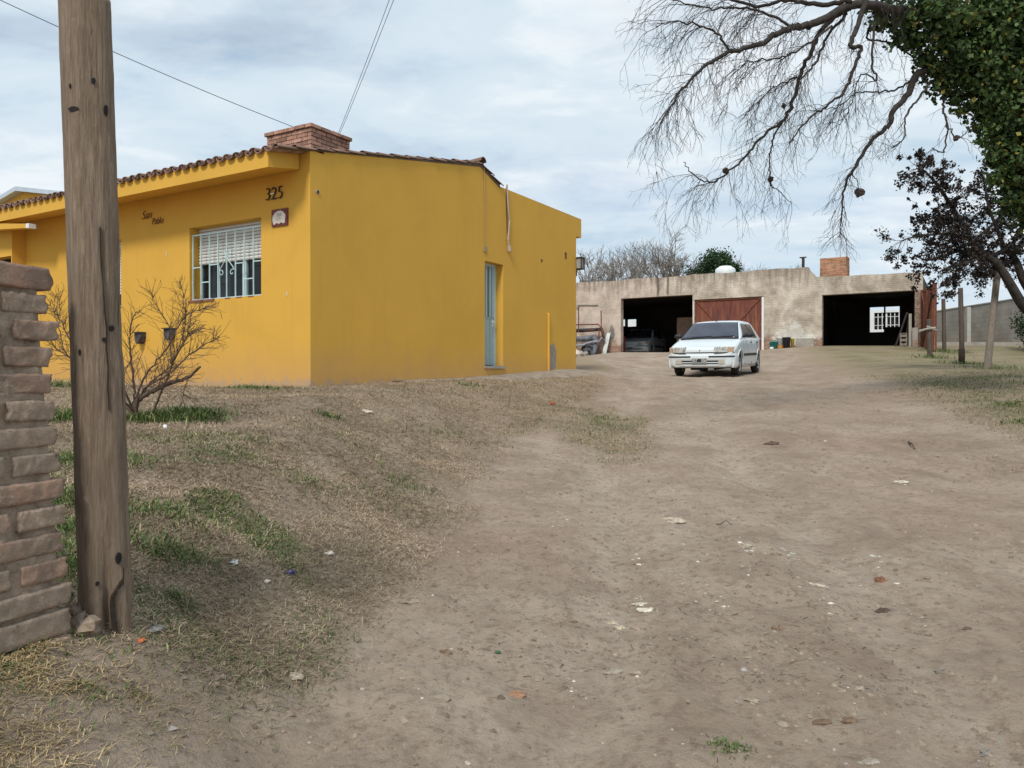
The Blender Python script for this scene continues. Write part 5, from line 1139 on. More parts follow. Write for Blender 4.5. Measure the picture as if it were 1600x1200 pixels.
# ------------------------------------------------------------------ posts at the right
def post(pxb, pyb_, Yq, pxt, pyt, wpx, mat, lab, seed):
    x_ = (pxb - CX) / F * Yq; zb = float(height(x_, Yq)) - 0.15; t = at(pxt, pyt, Yq)
    o = pole('wooden_post', (x_ - (t.x - x_) * 0.05, Yq, zb), t, wpx / F * Yq / 2, wpx * 0.92 / F * Yq / 2, mat, seed, n=14, m=36); tag(o, lab, 'post', 'bare wooden posts along the right verge'); return o
p1 = post(1453, 563, 24.0, 1451, 499, 7.5, M['wood_dark'], 'short dark wooden post with wire and a crosspiece before the rusty door', 2)
post(1475.5, 560, 26.0, 1473.5, 467, 6, M['wood_dark'], 'thin straight dark post with a pointed top before the block wall', 5)
p3 = post(1503.5, 567, 21.5, 1500, 450, 7.5, M['wood_dark'], 'brown post with a blackened lower end, between the thin dark post and the leaning one', 7)
post(1542, 576, 17.5, 1558, 421, 10.5, M['wood_grey'], 'tall pale grey post leaning to the right', 9)
bz = at(1451, 515, 24.0) - p1.location; b = MB(); b.tube([bz + Vector((-0.38, -0.12, -0.06)), bz + Vector((-0.1, -0.1, 0.02)), bz + Vector((0.15, -0.1, 0.05))], 0.035, 6); b.tube([bz + Vector((-0.12, -0.11, 0.09)), bz + Vector((0.18, -0.09, -0.02))], 0.03, 6); b.build('crosspiece', M['concrete'], p1)
b = MB(); bz = at(1503, 553, 21.5) - p3.location; b.smooth = True; b.lathe([(0.082, -0.35), (0.083, 0.14)], (bz.x - .01, 0, bz.z), 'z', 16); b.build('tar_band', M['rot'], p3)
# concrete block wall at the right
bw = empty('block_wall', (20.4, 30, 1.0)); tag(bw, 'long grey concrete block boundary wall running away on the right', 'wall')
def block_mat():
    m, t, bs = newmat('concrete_blocks'); k = NT(t); v = k.coord(); sp = k.n('ShaderNodeSeparateXYZ'); k.L(v, sp.inputs[0])
    br = k.n('ShaderNodeTexBrick'); br.inputs['Scale'].default_value = 1; br.inputs['Brick Width'].default_value = 0.4; br.inputs['Row Height'].default_value = 0.2; br.inputs['Mortar Size'].default_value = 0.008
    br.inputs['Color1'].default_value = (0.30, 0.275, 0.235, 1); br.inputs['Color2'].default_value = (0.35, 0.32, 0.275, 1); br.inputs['Mortar'].default_value = (0.24, 0.215, 0.18, 1)
    cb = k.n('ShaderNodeCombineXYZ'); k.L(k.math('ADD', sp.outputs[0], sp.outputs[1]), cb.inputs[0]); k.L(sp.outputs[2], cb.inputs[1]); k.L(cb.outputs[0], br.inputs['Vector'])
    c = k.mix(1.0, br.outputs['Color'], k.ramp(k.noise(v, 1.2, 5, 0.6), [(0.3, (0.8,) * 3), (0.7, (1.15,) * 3)]), 'MULTIPLY')
    c = k.mix(k.ramp(sp.outputs[2], [(0.30, (0.6,) * 3), (0.45, (0,) * 3)]), c, (0.20, 0.175, 0.145))
    k.L(c, bs.inputs['Base Color']); bs.inputs['Roughness'].default_value = 0.95; k.bump(k.noise(v, 20, 4), bs, 0.4, 0.02); return m
b = MB(); b.box(-0.0, 0.2, -14, 30, -1.2, 2.17); b.build('blocks', block_mat(), bw)
b = MB(); b.box(-0.03, 0.23, -14, 30, 2.171, 2.22); b.build('coping', M['concrete'], bw)
b = MB(); q = at(1512, 480, 33.0); b.box(-0.08, 0.08, -0.08, 0.08, -0.2, q.z - float(height(q.x, 33))); o = b.build('concrete_fence_post', surf('pale_concrete', (0.36, 0.35, 0.31), (0.50, 0.48, 0.44), 6, 0.9), loc=(q.x, 33, float(height(q.x, 33)))); tag(o, 'slim pale concrete post in front of the block wall', 'post')
b = MB(); q = at(1531, 553, 31); b.box(-2.2, 2.5, -0.3, 0.3, -0.3, 0.16); o = b.build('low_kerb', M['concrete'], loc=(q.x + 0.2, 31, float(height(q.x, 31)))); tag(o, 'low concrete kerb on the ground before the block wall', 'kerb')

# ------------------------------------------------------------------ the white hatchback
def car_paint(name, c, rough=0.22):
    m, t, bs = newmat(name); k = NT(t); v = k.coord()
    sp = k.n('ShaderNodeSeparateXYZ'); k.L(v, sp.inputs[0])
    dust = k.ramp(k.math('ADD', sp.outputs[2], k.math('MULTIPLY', k.noise(v, 5, 5, 0.7), 0.35)), [(0.30, (0.5,) * 3), (0.52, (0.04,) * 3)])
    cc_ = k.mix(dust, c, (0.36, 0.31, 0.25)); k.L(cc_, bs.inputs['Base Color']); bs.inputs['Roughness'].default_value = rough; bs.inputs['Coat Weight'].default_value = 0.4; bs.inputs['Coat Roughness'].default_value = 0.08; return m
M['car_white'] = car_paint('white_car_paint', (0.69, 0.76, 0.80), 0.35)
def glass_mat(name, c, r=0.05):
    m, t, bs = newmat(name); bs.inputs['Base Color'].default_value = (*c, 1); bs.inputs['Roughness'].default_value = r; bs.inputs['Specular IOR Level'].default_value = 0.7
    k = NT(t); v = k.coord(); k.L(k.ramp(k.noise(v, 2.0, 4), [(0.35, c), (0.7, tuple(q * 1.8 + 0.01 for q in c))]), bs.inputs['Base Color']); return m
M['wind_glass'] = glass_mat('windscreen_glass', (0.02, 0.026, 0.045), 0.12); M['side_glass'] = glass_mat('side_glass', (0.010, 0.011, 0.013), 0.2); M['side_glass'].node_tree.nodes['Principled BSDF'].inputs['Specular IOR Level'].default_value = 0.25
M['lamp'] = surf('headlamp_glass', (0.16, 0.155, 0.14), (0.66, 0.66, 0.62), 12, 0.12, 0.2, 30, 0.01, spec=0.7, stretch=(3, 1, 1)); M['amber'] = plain('amber_lens', (0.46, 0.31, 0.20), 0.25); M['fog'] = surf('fog_lamp_glass', (0.40, 0.37, 0.30), (0.56, 0.52, 0.45), 30, 0.2); M['red_lens'] = plain('red_lens', (0.4, 0.02, 0.02), 0.25)  # headlamp: bright and dark reflections are painted into its colour by noise
def ip(x_, T): return float(np.interp(x_, T[0], T[1]))
TW = ([-1.86, -1.82, -1.78, -1.72, -1.6, -1.4, -1.0, 0, 1.0, 1.5, 1.72, 1.82, 1.85], [.64, .72, .755, .785, .80, .808, .8125, .8125, .805, .79, .765, .72, .66])
TT = ([-1.86, -1.83, -1.80, -1.74, -1.6, -1.3, -0.95, -0.5, 1.4, 1.70, 1.82, 1.85], [.55, .61, .665, .705, .745, .825, .905, .93, .945, .94, .91, .84])
TB = ([-1.86, -1.6, -1.45, 1.5, 1.85], [.24, .22, .19, .19, .26])
WY, WR, AR = (-1.115, 1.357), 0.28, 0.352
def zbot(y_):
    z = ip(y_, TB)
    for wy in WY:
        if abs(y_ - wy) < AR: z = max(z, WR + math.sqrt(AR ** 2 - (y_ - wy) ** 2))
    return z
def sidex(y_, z):      # half width of the body side at height z
    W_ = ip(y_, TW); zt = ip(y_, TT)
    return W_ * (1 - 0.025 * max(0, (z - 0.55) / 0.4) ** 2 - 0.05 * max(0, (0.45 - z) / 0.3) ** 1.5)
def build_car(lab, body_mat, plate=True):
    car = empty('parked_car', (0, 0, 0)); tag(car, lab, 'car')
    st = sorted(set([-1.86, -1.845, -1.83, -1.81, -1.79, -1.76, -1.72, -1.66, -1.6, -1.52] + [round(-1.46 + 0.035 * k_, 3) for k_ in range(93)] + [1.80, 1.83, 1.85] + [w_ + s_ * AR for w_ in WY for s_ in (-1, -.99, .99, 1)]))
    st = [s_ for s_ in st if s_ <= 1.85]
    b = MB(); b.smooth = True; rows = []
    for y_ in st:
        zt, zb = ip(y_, TT), zbot(y_); ze = zt - 0.045; zb = min(zb, ze - 0.03); half = [(0.0, zt + 0.012), (0.45 * ip(y_, TW), zt + 0.008), (0.8 * ip(y_, TW), zt - 0.002), (0.93 * ip(y_, TW), zt - 0.014), (sidex(y_, ze), ze)]
        for k_ in range(1, 7): z = ze + (zb - ze) * k_ / 6; half.append((sidex(y_, z), z))
        half.append((sidex(y_, zb) - 0.05, zb)); rows.append(half)
    nh_ = len(rows[0]); full = []
    for y_, h_ in zip(st, rows):
        base = len(b.v); b.v += [(x_, y_, z) for x_, z in h_] + [(-x_, y_, z) for x_, z in h_[1:]]; full.append(base)
    for i_ in range(len(st) - 1):
        A, B = full[i_], full[i_ + 1]
        for j in range(nh_ - 1):
            b.face([A + j, B + j, B + j + 1, A + j + 1])
            a0 = A if j == 0 else A + nh_ - 1 + j; b0 = B if j == 0 else B + nh_ - 1 + j; b.face([a0, A + nh_ + j, B + nh_ + j, b0])
    for base, rev in ((full[0], False), (full[-1], True)):
        loop = [base + j for j in range(nh_)] + [base + nh_ - 1 + j for j in range(nh_ - 1, 0, -1)]; b.face(loop[::-1] if rev else loop)
    # greenhouse
    def gztop(y_): return ip(y_, ([-0.95, -0.26, -0.1, 0.4, 1.15, 1.38, 1.80], [.905, 1.325, 1.365, 1.395, 1.385, 1.35, .95]))
    def ghw(z): return 0.765 - max(0, z - 0.92) * 0.40
    gs = [-0.95 + 2.75 * k_ / 60 for k_ in range(61)]; G = []
    for y_ in gs:
        zt = gztop(y_); zl = min(0.90, zt - 0.005); w_ = ghw(zt) if zt > 0.95 else 0.765; yf = max(0, (-0.26 - y_) / 0.69)
        hw_ = [(0, zt + 0.012), (w_ * 0.5, zt + 0.008), (w_ * 0.85, zt - 0.004), (w_ * 0.95, zt - 0.02), (w_, zt - 0.045 if zt > 0.99 else (zl + zt) / 2)]
        ze = hw_[-1][1]
        for k_ in (1, 2, 3): z = ze + (zl - ze) * k_ / 3; hw_.append((max(w_, ghw(z)), z))
        base = len(b.v); b.v += [(x_, y_, z) for x_, z in hw_] + [(-x_, y_, z) for x_, z in hw_[1:]]; G.append(base)
    m_ = 8
    for i_ in range(60):
        A, B = G[i_], G[i_ + 1]
        for j in range(m_ - 1):
            b.face([A + j, B + j, B + j + 1, A + j + 1]); a0 = A if j == 0 else A + m_ - 1 + j; b0 = B if j == 0 else B + m_ - 1 + j; b.face([a0, A + m_ + j, B + m_ + j, b0])
    body = b.build('body', body_mat, car)
    # glazing, each set on the shell with a small offset
    def wsurf(v_, t, off):   # windscreen: v across -1..1, t 0 base..1 top
        y_ = -0.93 + 0.68 * t; z = gztop(y_); w_ = (ghw(z) if z > .95 else 0.765) * 0.93
        return (v_ * w_, y_ - off * 0.55 + 0.03 * v_ * v_ * 0, z + 0.012 - 0.016 * v_ * v_ + off * 0.8)
    def grid_panel(fn, nu, nv, off, th=0.006):
        g = MB(); g.smooth = True
        for o_ in (off, off - th):
            for i_ in range(nu + 1):
                for j in range(nv + 1): g.v.append(fn(-1 + 2 * i_ / nu, j / nv, o_))
        k_ = (nu + 1) * (nv + 1)
        for i_ in range(nu):
            for j in range(nv): a = i_ * (nv + 1) + j; g.face([a, a + nv + 1, a + nv + 2, a + 1]); g.face([k_ + a, k_ + a + 1, k_ + a + nv + 2, k_ + a + nv + 1])
        ring = [i_ * (nv + 1) for i_ in range(nu + 1)] + [nu * (nv + 1) + j for j in range(1, nv + 1)] + [i_ * (nv + 1) + nv for i_ in range(nu - 1, -1, -1)] + [j for j in range(nv - 1, 0, -1)]
        for a, c in zip(ring, ring[1:] + ring[:1]): g.face([a, a + k_, c + k_, c])
        return g
    rub = grid_panel(lambda v_, t, o_: wsurf(v_ * 1.025, -0.02 + 1.05 * t, o_), 12, 8, 0.004); rub.build('windscreen_rubber', M['black'], car)
    grid_panel(lambda v_, t, o_: wsurf(v_ * 0.985, 0.03 + 0.955 * t, o_), 12, 8, 0.010).build('windscreen', M['wind_glass'], car)
    def ssurf(y0b, y1b, y0t, y1t, sg, zlo=0.955, zhi=1.30):
        def fn(u, t, o_):
            f_ = (u + 1) / 2; y_ = (y0b + (y1b - y0b) * f_) * (1 - t) + (y0t + (y1t - y0t) * f_) * t; zt = min(zhi, gztop(y_) - 0.055); z = zlo + (zt - zlo) * t
            return (sg * (ghw(z) + o_), y_, z)
        return fn
    for sg in (-1, 1):
        for nm, args in (('front_window', (-0.70, 0.33, -0.14, 0.33)), ('rear_window', (0.40, 1.28, 0.40, 1.10))):
            g = grid_panel(ssurf(*args, sg), 8, 5, 0.009, 0.006); o = g.build(nm, M['side_glass'], car)
    def hatch(v_, t, o_): y_ = 1.42 + 0.34 * (1 - t); z = gztop(y_); return (v_ * (ghw(z)) * 0.86, y_ + o_ * .6, z + 0.012 - 0.012 * v_ * v_ + o_ * .8)
    grid_panel(hatch, 8, 5, 0.01).build('rear_glass', M['side_glass'], car)
    # front end strips follow a curved plan line
    fy = lambda x_: -1.885 + 0.05 * (x_ / 0.8) ** 2 + 0.13 * abs(x_ / 0.8) ** 7
    def strip(x0, x1, prof, n=24, off=0.0):
        g = MB(); g.smooth = False; pr = len(prof)
        for i_ in range(n + 1):
            x_ = x0 + (x1 - x0) * i_ / n
            for d_, z in prof: g.v.append((x_, fy(x_) - d_ - off, z))
        for i_ in range(n):
            for j in range(pr): j2 = (j + 1) % pr; g.face([i_ * pr + j, i_ * pr + j2, (i_ + 1) * pr + j2, (i_ + 1) * pr + j])
        g.face(list(range(pr))[::-1]); g.face([n * pr + j for j in range(pr)]); return g
    bp = strip(-0.805, 0.805, [(-0.16, 0.215), (-0.02, 0.225), (0.01, 0.26), (0.015, 0.30), (-0.03, 0.305), (-0.03, 0.325), (0.012, 0.33), (0.012, 0.35), (-0.03, 0.355), (-0.03, 0.385), (0.02, 0.39), (0.035, 0.44), (0.03, 0.50), (0.0, 0.535), (-0.05, 0.545), (-0.16, 0.545)])
    for sg in (-1, 1):      # bumper ends wrap round to the wheel arch
        base = len(bp.v); pr_ = [(0.0, 0.215), (0.02, 0.26), (0.028, 0.44), (0.015, 0.52), (0.0, 0.545)]
        ys = [-1.76, -1.7, -1.62, -1.54, -1.465]
        for y_ in ys: bp.v += [(sg * (ip(y_, TW) + d_ - 0.0), y_, z) for d_, z in pr_] + [(sg * (ip(y_, TW) - 0.05), y_, 0.545), (sg * (ip(y_, TW) - 0.05), y_, 0.215)]
        for i_ in range(len(ys) - 1):
            for j in range(7): j2 = (j + 1) % 7; bp.face([base + i_ * 7 + j, base + i_ * 7 + j2, base + (i_ + 1) * 7 + j2, base + (i_ + 1) * 7 + j])
        bp.face([base + 28 + j for j in range(7)]); bp.face([base + j for j in range(7)])
    bump = bp.build('front_bumper', body_mat, car)
    strip(-0.60, 0.60, [(0.006, 0.302), (0.006, 0.325), (-0.028, 0.325), (-0.028, 0.302)]).build('lower_grille', M['black'], bump); strip(-0.62, 0.62, [(0.006, 0.353), (0.006, 0.385), (-0.028, 0.385), (-0.028, 0.353)]).build('lower_grille', M['black'], bump)
    for sg in (-1, 1):
        strip(*sorted((sg * 0.22, sg * 0.80)), [(0.044, 0.465), (0.044, 0.50), (0.02, 0.50), (0.02, 0.465)]).build('bumper_trim', M['black'], bump)
        strip(*sorted((sg * 0.44, sg * 0.60)), [(0.03, 0.305), (0.03, 0.385), (-0.02, 0.385), (-0.02, 0.305)], 6).build('fog_lamp', M['fog'], bump)
        strip(*sorted((sg * 0.64, sg * 0.70)), [(0.015, 0.355), (0.015, 0.378), (-0.01, 0.378), (-0.01, 0.355)], 3).build('vent_slot', M['black'], bump)
        hl = strip(*sorted((sg * 0.355, sg * 0.665)), [(0.015, 0.575), (0.035, 0.585), (0.018, 0.695), (-0.02, 0.715), (-0.16, 0.715), (-0.16, 0.575)], 10).build('headlight', M['lamp'], car)
        strip(*sorted((sg * 0.668, sg * 0.775)), [(0.015, 0.575), (0.035, 0.585), (0.02, 0.69), (-0.02, 0.71), (-0.16, 0.71), (-0.16, 0.575)], 6).build('turn_signal', M['amber'], hl)
        strip(*sorted((sg * 0.335, sg * 0.785)), [(-0.045, 0.560), (0.022, 0.563), (0.015, 0.572), (-0.045, 0.572)], 10).build('lamp_seal', M['black'], hl)
    strip(-0.35, 0.35, [(-0.05, 0.568), (-0.022, 0.568), (-0.022, 0.582), (-0.05, 0.582)]).build('bonnet_gap', M['black'], car)
    nose = strip(-0.335, 0.335, [(-0.045, 0.584), (0.004, 0.59), (0.0, 0.64), (-0.025, 0.685), (-0.08, 0.713), (-0.16, 0.728), (-0.18, 0.60)], 16).build('nose_panel', body_mat, car)
    b = MB(); b.prism([(-0.016, 0), (0, -0.026), (0.016, 0), (0, 0.026)], lambda p: (p[0], fy(0) - 0.010, 0.63 + p[1]), lambda p: (p[0], fy(0) + 0.03, 0.63 + p[1])); b.build('badge', M['grey_metal'], nose)
    if plate:
        pf_ = fy(0) - 0.048; b = MB(); b.box(-0.175, 0.175, pf_, pf_ + 0.012, 0.325, 0.455); pl = b.build('number_plate', plain('plate_white', (0.55, 0.56, 0.56), 0.5), bump)
        b = MB(); b.box(-0.165, 0.165, pf_ - 0.003, pf_ - 0.001, 0.345, 0.43); b.build('plate_field', M['black'], pl)
        text_mesh('plate_text', 'SST', 0.095, M['white'], pl, Matrix.Translation((-0.098, pf_ - 0.005, 0.388)) @ Matrix.Rotation(R(90), 4, 'X'), 0.001, squeeze=0.78); text_mesh('plate_text', '506', 0.095, M['white'], pl, Matrix.Translation((0.10, pf_ - 0.005, 0.388)) @ Matrix.Rotation(R(90), 4, 'X'), 0.001, squeeze=0.78)
    # wheels
    for wy in WY:
        for sg in (-1, 1):
            c = (sg * 0.70, wy, WR); b = MB(); b.smooth = True; tw_ = 0.085
            b.lathe([(0.175, -tw_), (0.235, -tw_ - .004), (0.268, -tw_ + 0.01), (0.28, -tw_ + 0.03), (0.28, tw_ - 0.03), (0.268, tw_ - 0.01), (0.235, tw_ + .004), (0.175, tw_)], (0, 0, 0), 'x', 32, False); wheel = b.build('wheel', M['rubber'], car); wheel.location = c
            b = MB(); b.smooth = False; s2 = sg; prof = [(0.001, tw_ - 0.005), (0.05, tw_ - 0.002), (0.07, tw_ - 0.02), (0.13, tw_ - 0.025), (0.165, tw_ - 0.005), (0.178, tw_ - 0.002), (0.178, -tw_)]
            b.lathe([(r_, h_ * s2) for r_, h_ in prof], (0, 0, 0), 'x', 24, True); b.build('rim', surf('dull_hubcap', (0.25, 0.25, 0.26), (0.40, 0.40, 0.40), 8, 0.5), wheel)
            b = MB()
            for k_ in range(8): a = k_ * math.pi / 4; b.box(*sorted(((tw_ - 0.026) * s2, (tw_ - 0.012) * s2)), -0.014, 0.014, 0.075, 0.125, Matrix.Rotation(a, 4, 'X'))
            b.build('hub_slots', M['black'], wheel)
    b = MB()
    for wy in WY: b.box(-0.60, 0.60, wy - 0.34, wy + 0.34, 0.30, 0.62)
    b.box(-0.70, 0.70, -1.7, 1.7, 0.20, 0.30); b.box(-0.32, -0.02, -1.5, -1.1, 0.15, 0.21); b.tube([(0.2, -1.2, 0.17), (0.2, 1.7, 0.2)], 0.03, 6); b.tube([(-0.66, -1.115, 0.24), (0.66, -1.115, 0.24)], 0.03, 6); b.tube([(-0.66, 1.357, 0.25), (0.66, 1.357, 0.25)], 0.035, 6); b.build('underbody', M['black'], car)
    # wipers, mirrors, seams, handles, mouldings, antenna
    b = MB()
    for x_a, x_b in ((-0.52, 0.05), (0.02, 0.60)):
        b.tube([(x_a, -0.98, 0.915), (x_a + 0.1, -0.925, 0.955), (x_b, -0.885, 0.985)], 0.010, 5)
    b.box(-0.68, 0.68, -0.975, -0.935, 0.905, 0.922); b.build('wiper', M['black'], car)
    for sg in (-1, 1):
        b = MB(); b.smooth = True; b.blob((sg * 0.90, -0.50, 1.0), 0.085, seed=3, n1=12, n2=8, amp=0.0, flat=0.75, sx=1.25); b.tube([(sg * 0.76, -0.50, 0.96), (sg * 0.87, -0.50, 0.985)], 0.03, 6); b.build('side_mirror', M['black'], car)
        def seam(pts, r=0.005, nm='door_seam', mt=M['black']):
            q = MB(); q.tube([(sg * (sidex(y_, z) + (0.001 if z < 0.9 else -0.0)), y_, z) for y_, z in pts], r, 4); q.build(nm, mt, car)
        seam([(-0.74, 0.88), (-0.72, 0.6), (-0.70, 0.28), (0.30, 0.24), (0.36, 0.30), (0.36, 0.89)]); seam([(0.36, 0.24), (0.90, 0.24), (1.02, 0.40), (1.06, 0.62), (1.28, 0.88)])
        q = MB(); n = 20; ya, yb = -0.72, 0.98
        for i_ in range(n + 1):
            y_ = ya + (yb - ya) * i_ / n
            for d_, z in ((0.002, 0.475), (0.018, 0.485), (0.018, 0.535), (0.002, 0.545)): q.v.append((sg * (sidex(y_, z) + d_), y_, z))
        for i_ in range(n):
            for j in range(3): q.face([i_ * 4 + j, i_ * 4 + j + 1, i_ * 4 + j + 5, i_ * 4 + j + 4])
        q.face([0, 1, 2, 3]); q.face([n * 4 + j for j in range(4)]); q.build('side_moulding', M['black'], car)
        for y_ in (0.17, 1.02): q = MB(); q.box(*sorted((sg * (sidex(y_, .8) - .002), sg * (sidex(y_, .8) + .012))), y_, y_ + 0.15, 0.80, 0.83); q.build('door_handle', M['black'], car)
        q = MB(); q.box(*sorted((sg * 0.62, sg * 0.76)), 1.80, 1.84, 0.55, 0.80); q.build('tail_light', M['red_lens'], car)
        # arch lip
        for wy in WY:
            q = MB(); pts = [(sg * (sidex(wy + (AR + .006) * math.cos(a), min(0.6, WR + (AR + .006) * math.sin(a))) + 0.004), wy + (AR + .006) * math.cos(a), WR + (AR + .006) * math.sin(a)) for a in [math.pi * k_ / 14 for k_ in range(15)]]; q.tube(pts, 0.012, 5); q.build('wheel_arch', body_mat, car)
    b = MB(); b.tube([(-0.0, -0.12, 1.375), (-0.02, -0.08, 1.41), (-0.10, 0.30, 1.62)], 0.006, 5); b.lathe([(0.02, 0), (0.015, 0.02)], (0, -0.12, 1.372), 'z', 8); b.build('antenna', M['black'], car)
    b = MB(); b.box(-0.45, -0.30, -0.002, 0.0, -0.02, 0.04, Matrix.Translation((0, -0.335, 1.27)) @ Matrix.Rotation(R(-58), 4, 'X')); b.box(-0.42, -0.33, -0.002, 0.0, -0.10, -0.05, Matrix.Translation((0, -0.335, 1.27)) @ Matrix.Rotation(R(-58), 4, 'X')); b.build('windscreen_sticker', M['white'], car)
    return car
TH = math.atan2(-0.466, 0.885)
car = build_car('white five door hatchback with dark windscreen parked on the dirt before the rusty door', M['car_white'])
car.location = (5.56, 20.75, 0.095); car.rotation_euler = (R(2.2), 0, TH); car.scale = (1.03,) * 3
car2 = copy_tree(car); car2['label'] = 'white hatchback in deep shade inside the left garage bay'; car2.scale = (1, 1, 1)
cx_, _ = local_from_px(1003, 545, GO, 4.3); car2.location = (GO.x + 0.857 * cx_ + 0.514 * 4.3, GO.y - 0.514 * cx_ + 0.857 * 4.3, 1.02); car2.rotation_euler = (0, 0, A31 + 0.1)
# ------------------------------------------------------------------ vegetation
class Tubes:
    """fast twig mesher: three or five sided tubes along polylines"""
    def __init__(s): s.V = []; s.F = []; s.n = 0
    def add(s, pts, r0, r1, k=3):
        P = np.array(pts, float); m = len(P); T = np.gradient(P, axis=0); T /= np.linalg.norm(T, axis=1, keepdims=True) + 1e-9
        up = np.array([0.3, 0.9, 0.2]); A = np.cross(T, up); A /= np.linalg.norm(A, axis=1, keepdims=True) + 1e-9; B = np.cross(T, A)
        r = np.linspace(r0, r1, m)[:, None, None]; a = np.arange(k) * 2 * np.pi / k
        V = P[:, None] + r * (A[:, None] * np.cos(a)[None, :, None] + B[:, None] * np.sin(a)[None, :, None])
        s.V.append(V.reshape(-1, 3)); i_ = np.arange(m - 1)[:, None] * k; j = np.arange(k)[None]; j2 = (j + 1) % k
        s.F.append((np.stack([i_ + j, i_ + j2, i_ + k + j2, i_ + k + j], 2) + s.n).reshape(-1, 4)); s.n += m * k
    def build(s, name, mat, parent=None, origin=(0, 0, 0)):
        V = np.concatenate(s.V) - np.array(origin); return np_mesh(name, V, np.concatenate(s.F), mat, parent)
M['twig'] = surf('twig_bark', (0.025, 0.021, 0.02), (0.06, 0.05, 0.045), 6, 0.9, 0)
M['limb'] = surf('limb_bark', (0.022, 0.018, 0.016), (0.065, 0.054, 0.046), 10, 0.95, 0.6, 40, 0.02)
def smooth_path(pts, n):
    P = np.array(pts, float); m = len(P); t = np.linspace(0, m - 1, n); out_ = []
    for q in t:
        i_ = min(int(q), m - 2); f = q - i_; p0 = P[max(i_ - 1, 0)]; p1 = P[i_]; p2 = P[i_ + 1]; p3 = P[min(i_ + 2, m - 1)]
        out_.append(0.5 * ((2 * p1) + (-p0 + p2) * f + (2 * p0 - 5 * p1 + 4 * p2 - p3) * f * f + (-p0 + 3 * p1 - 3 * p2 + p3) * f ** 3))
    return np.array(out_)
def nrm_(v): return v / (np.linalg.norm(v) + 1e-9)
def twig_walk(tb, p, d, L, r, depth, droop=0.10, curl=0.25, child=3, k=3, up=0.0, ends=None):
    seg = max(4, int(L / 0.07)); step = L / seg; pts = [p.copy()]; d = nrm_(d); spawn = []
    for i_ in range(seg):
        d = nrm_(d + rng.normal(0, curl * 0.5, 3) + np.array([0, 0, -droop + up])); p = p + d * step; pts.append(p.copy())
        if i_ > 0: spawn.append((p.copy(), d.copy(), i_ / seg))
    tb.add(pts, r, max(r * 0.35, 0.0012), k)
    if ends is not None and depth == 0: ends.append(p.copy())
    if depth > 0:
        nchild = max(1, int(round(child * L / 0.5 * rng.uniform(0.7, 1.3))))
        for _ in range(min(nchild, len(spawn))):
            q, dd, f = spawn[rng.integers(len(spawn))]
            a = rng.normal(0, 1, 3); a -= dd * np.dot(a, dd); nd = nrm_(dd * 0.75 + nrm_(a) * rng.uniform(0.5, 1.0))
            twig_walk(tb, q, nd, L * rng.uniform(0.35, 0.6) * (1.1 - 0.4 * f), r * 0.6, depth - 1, droop * 1.2, curl * 1.1, child, 3, up, ends)
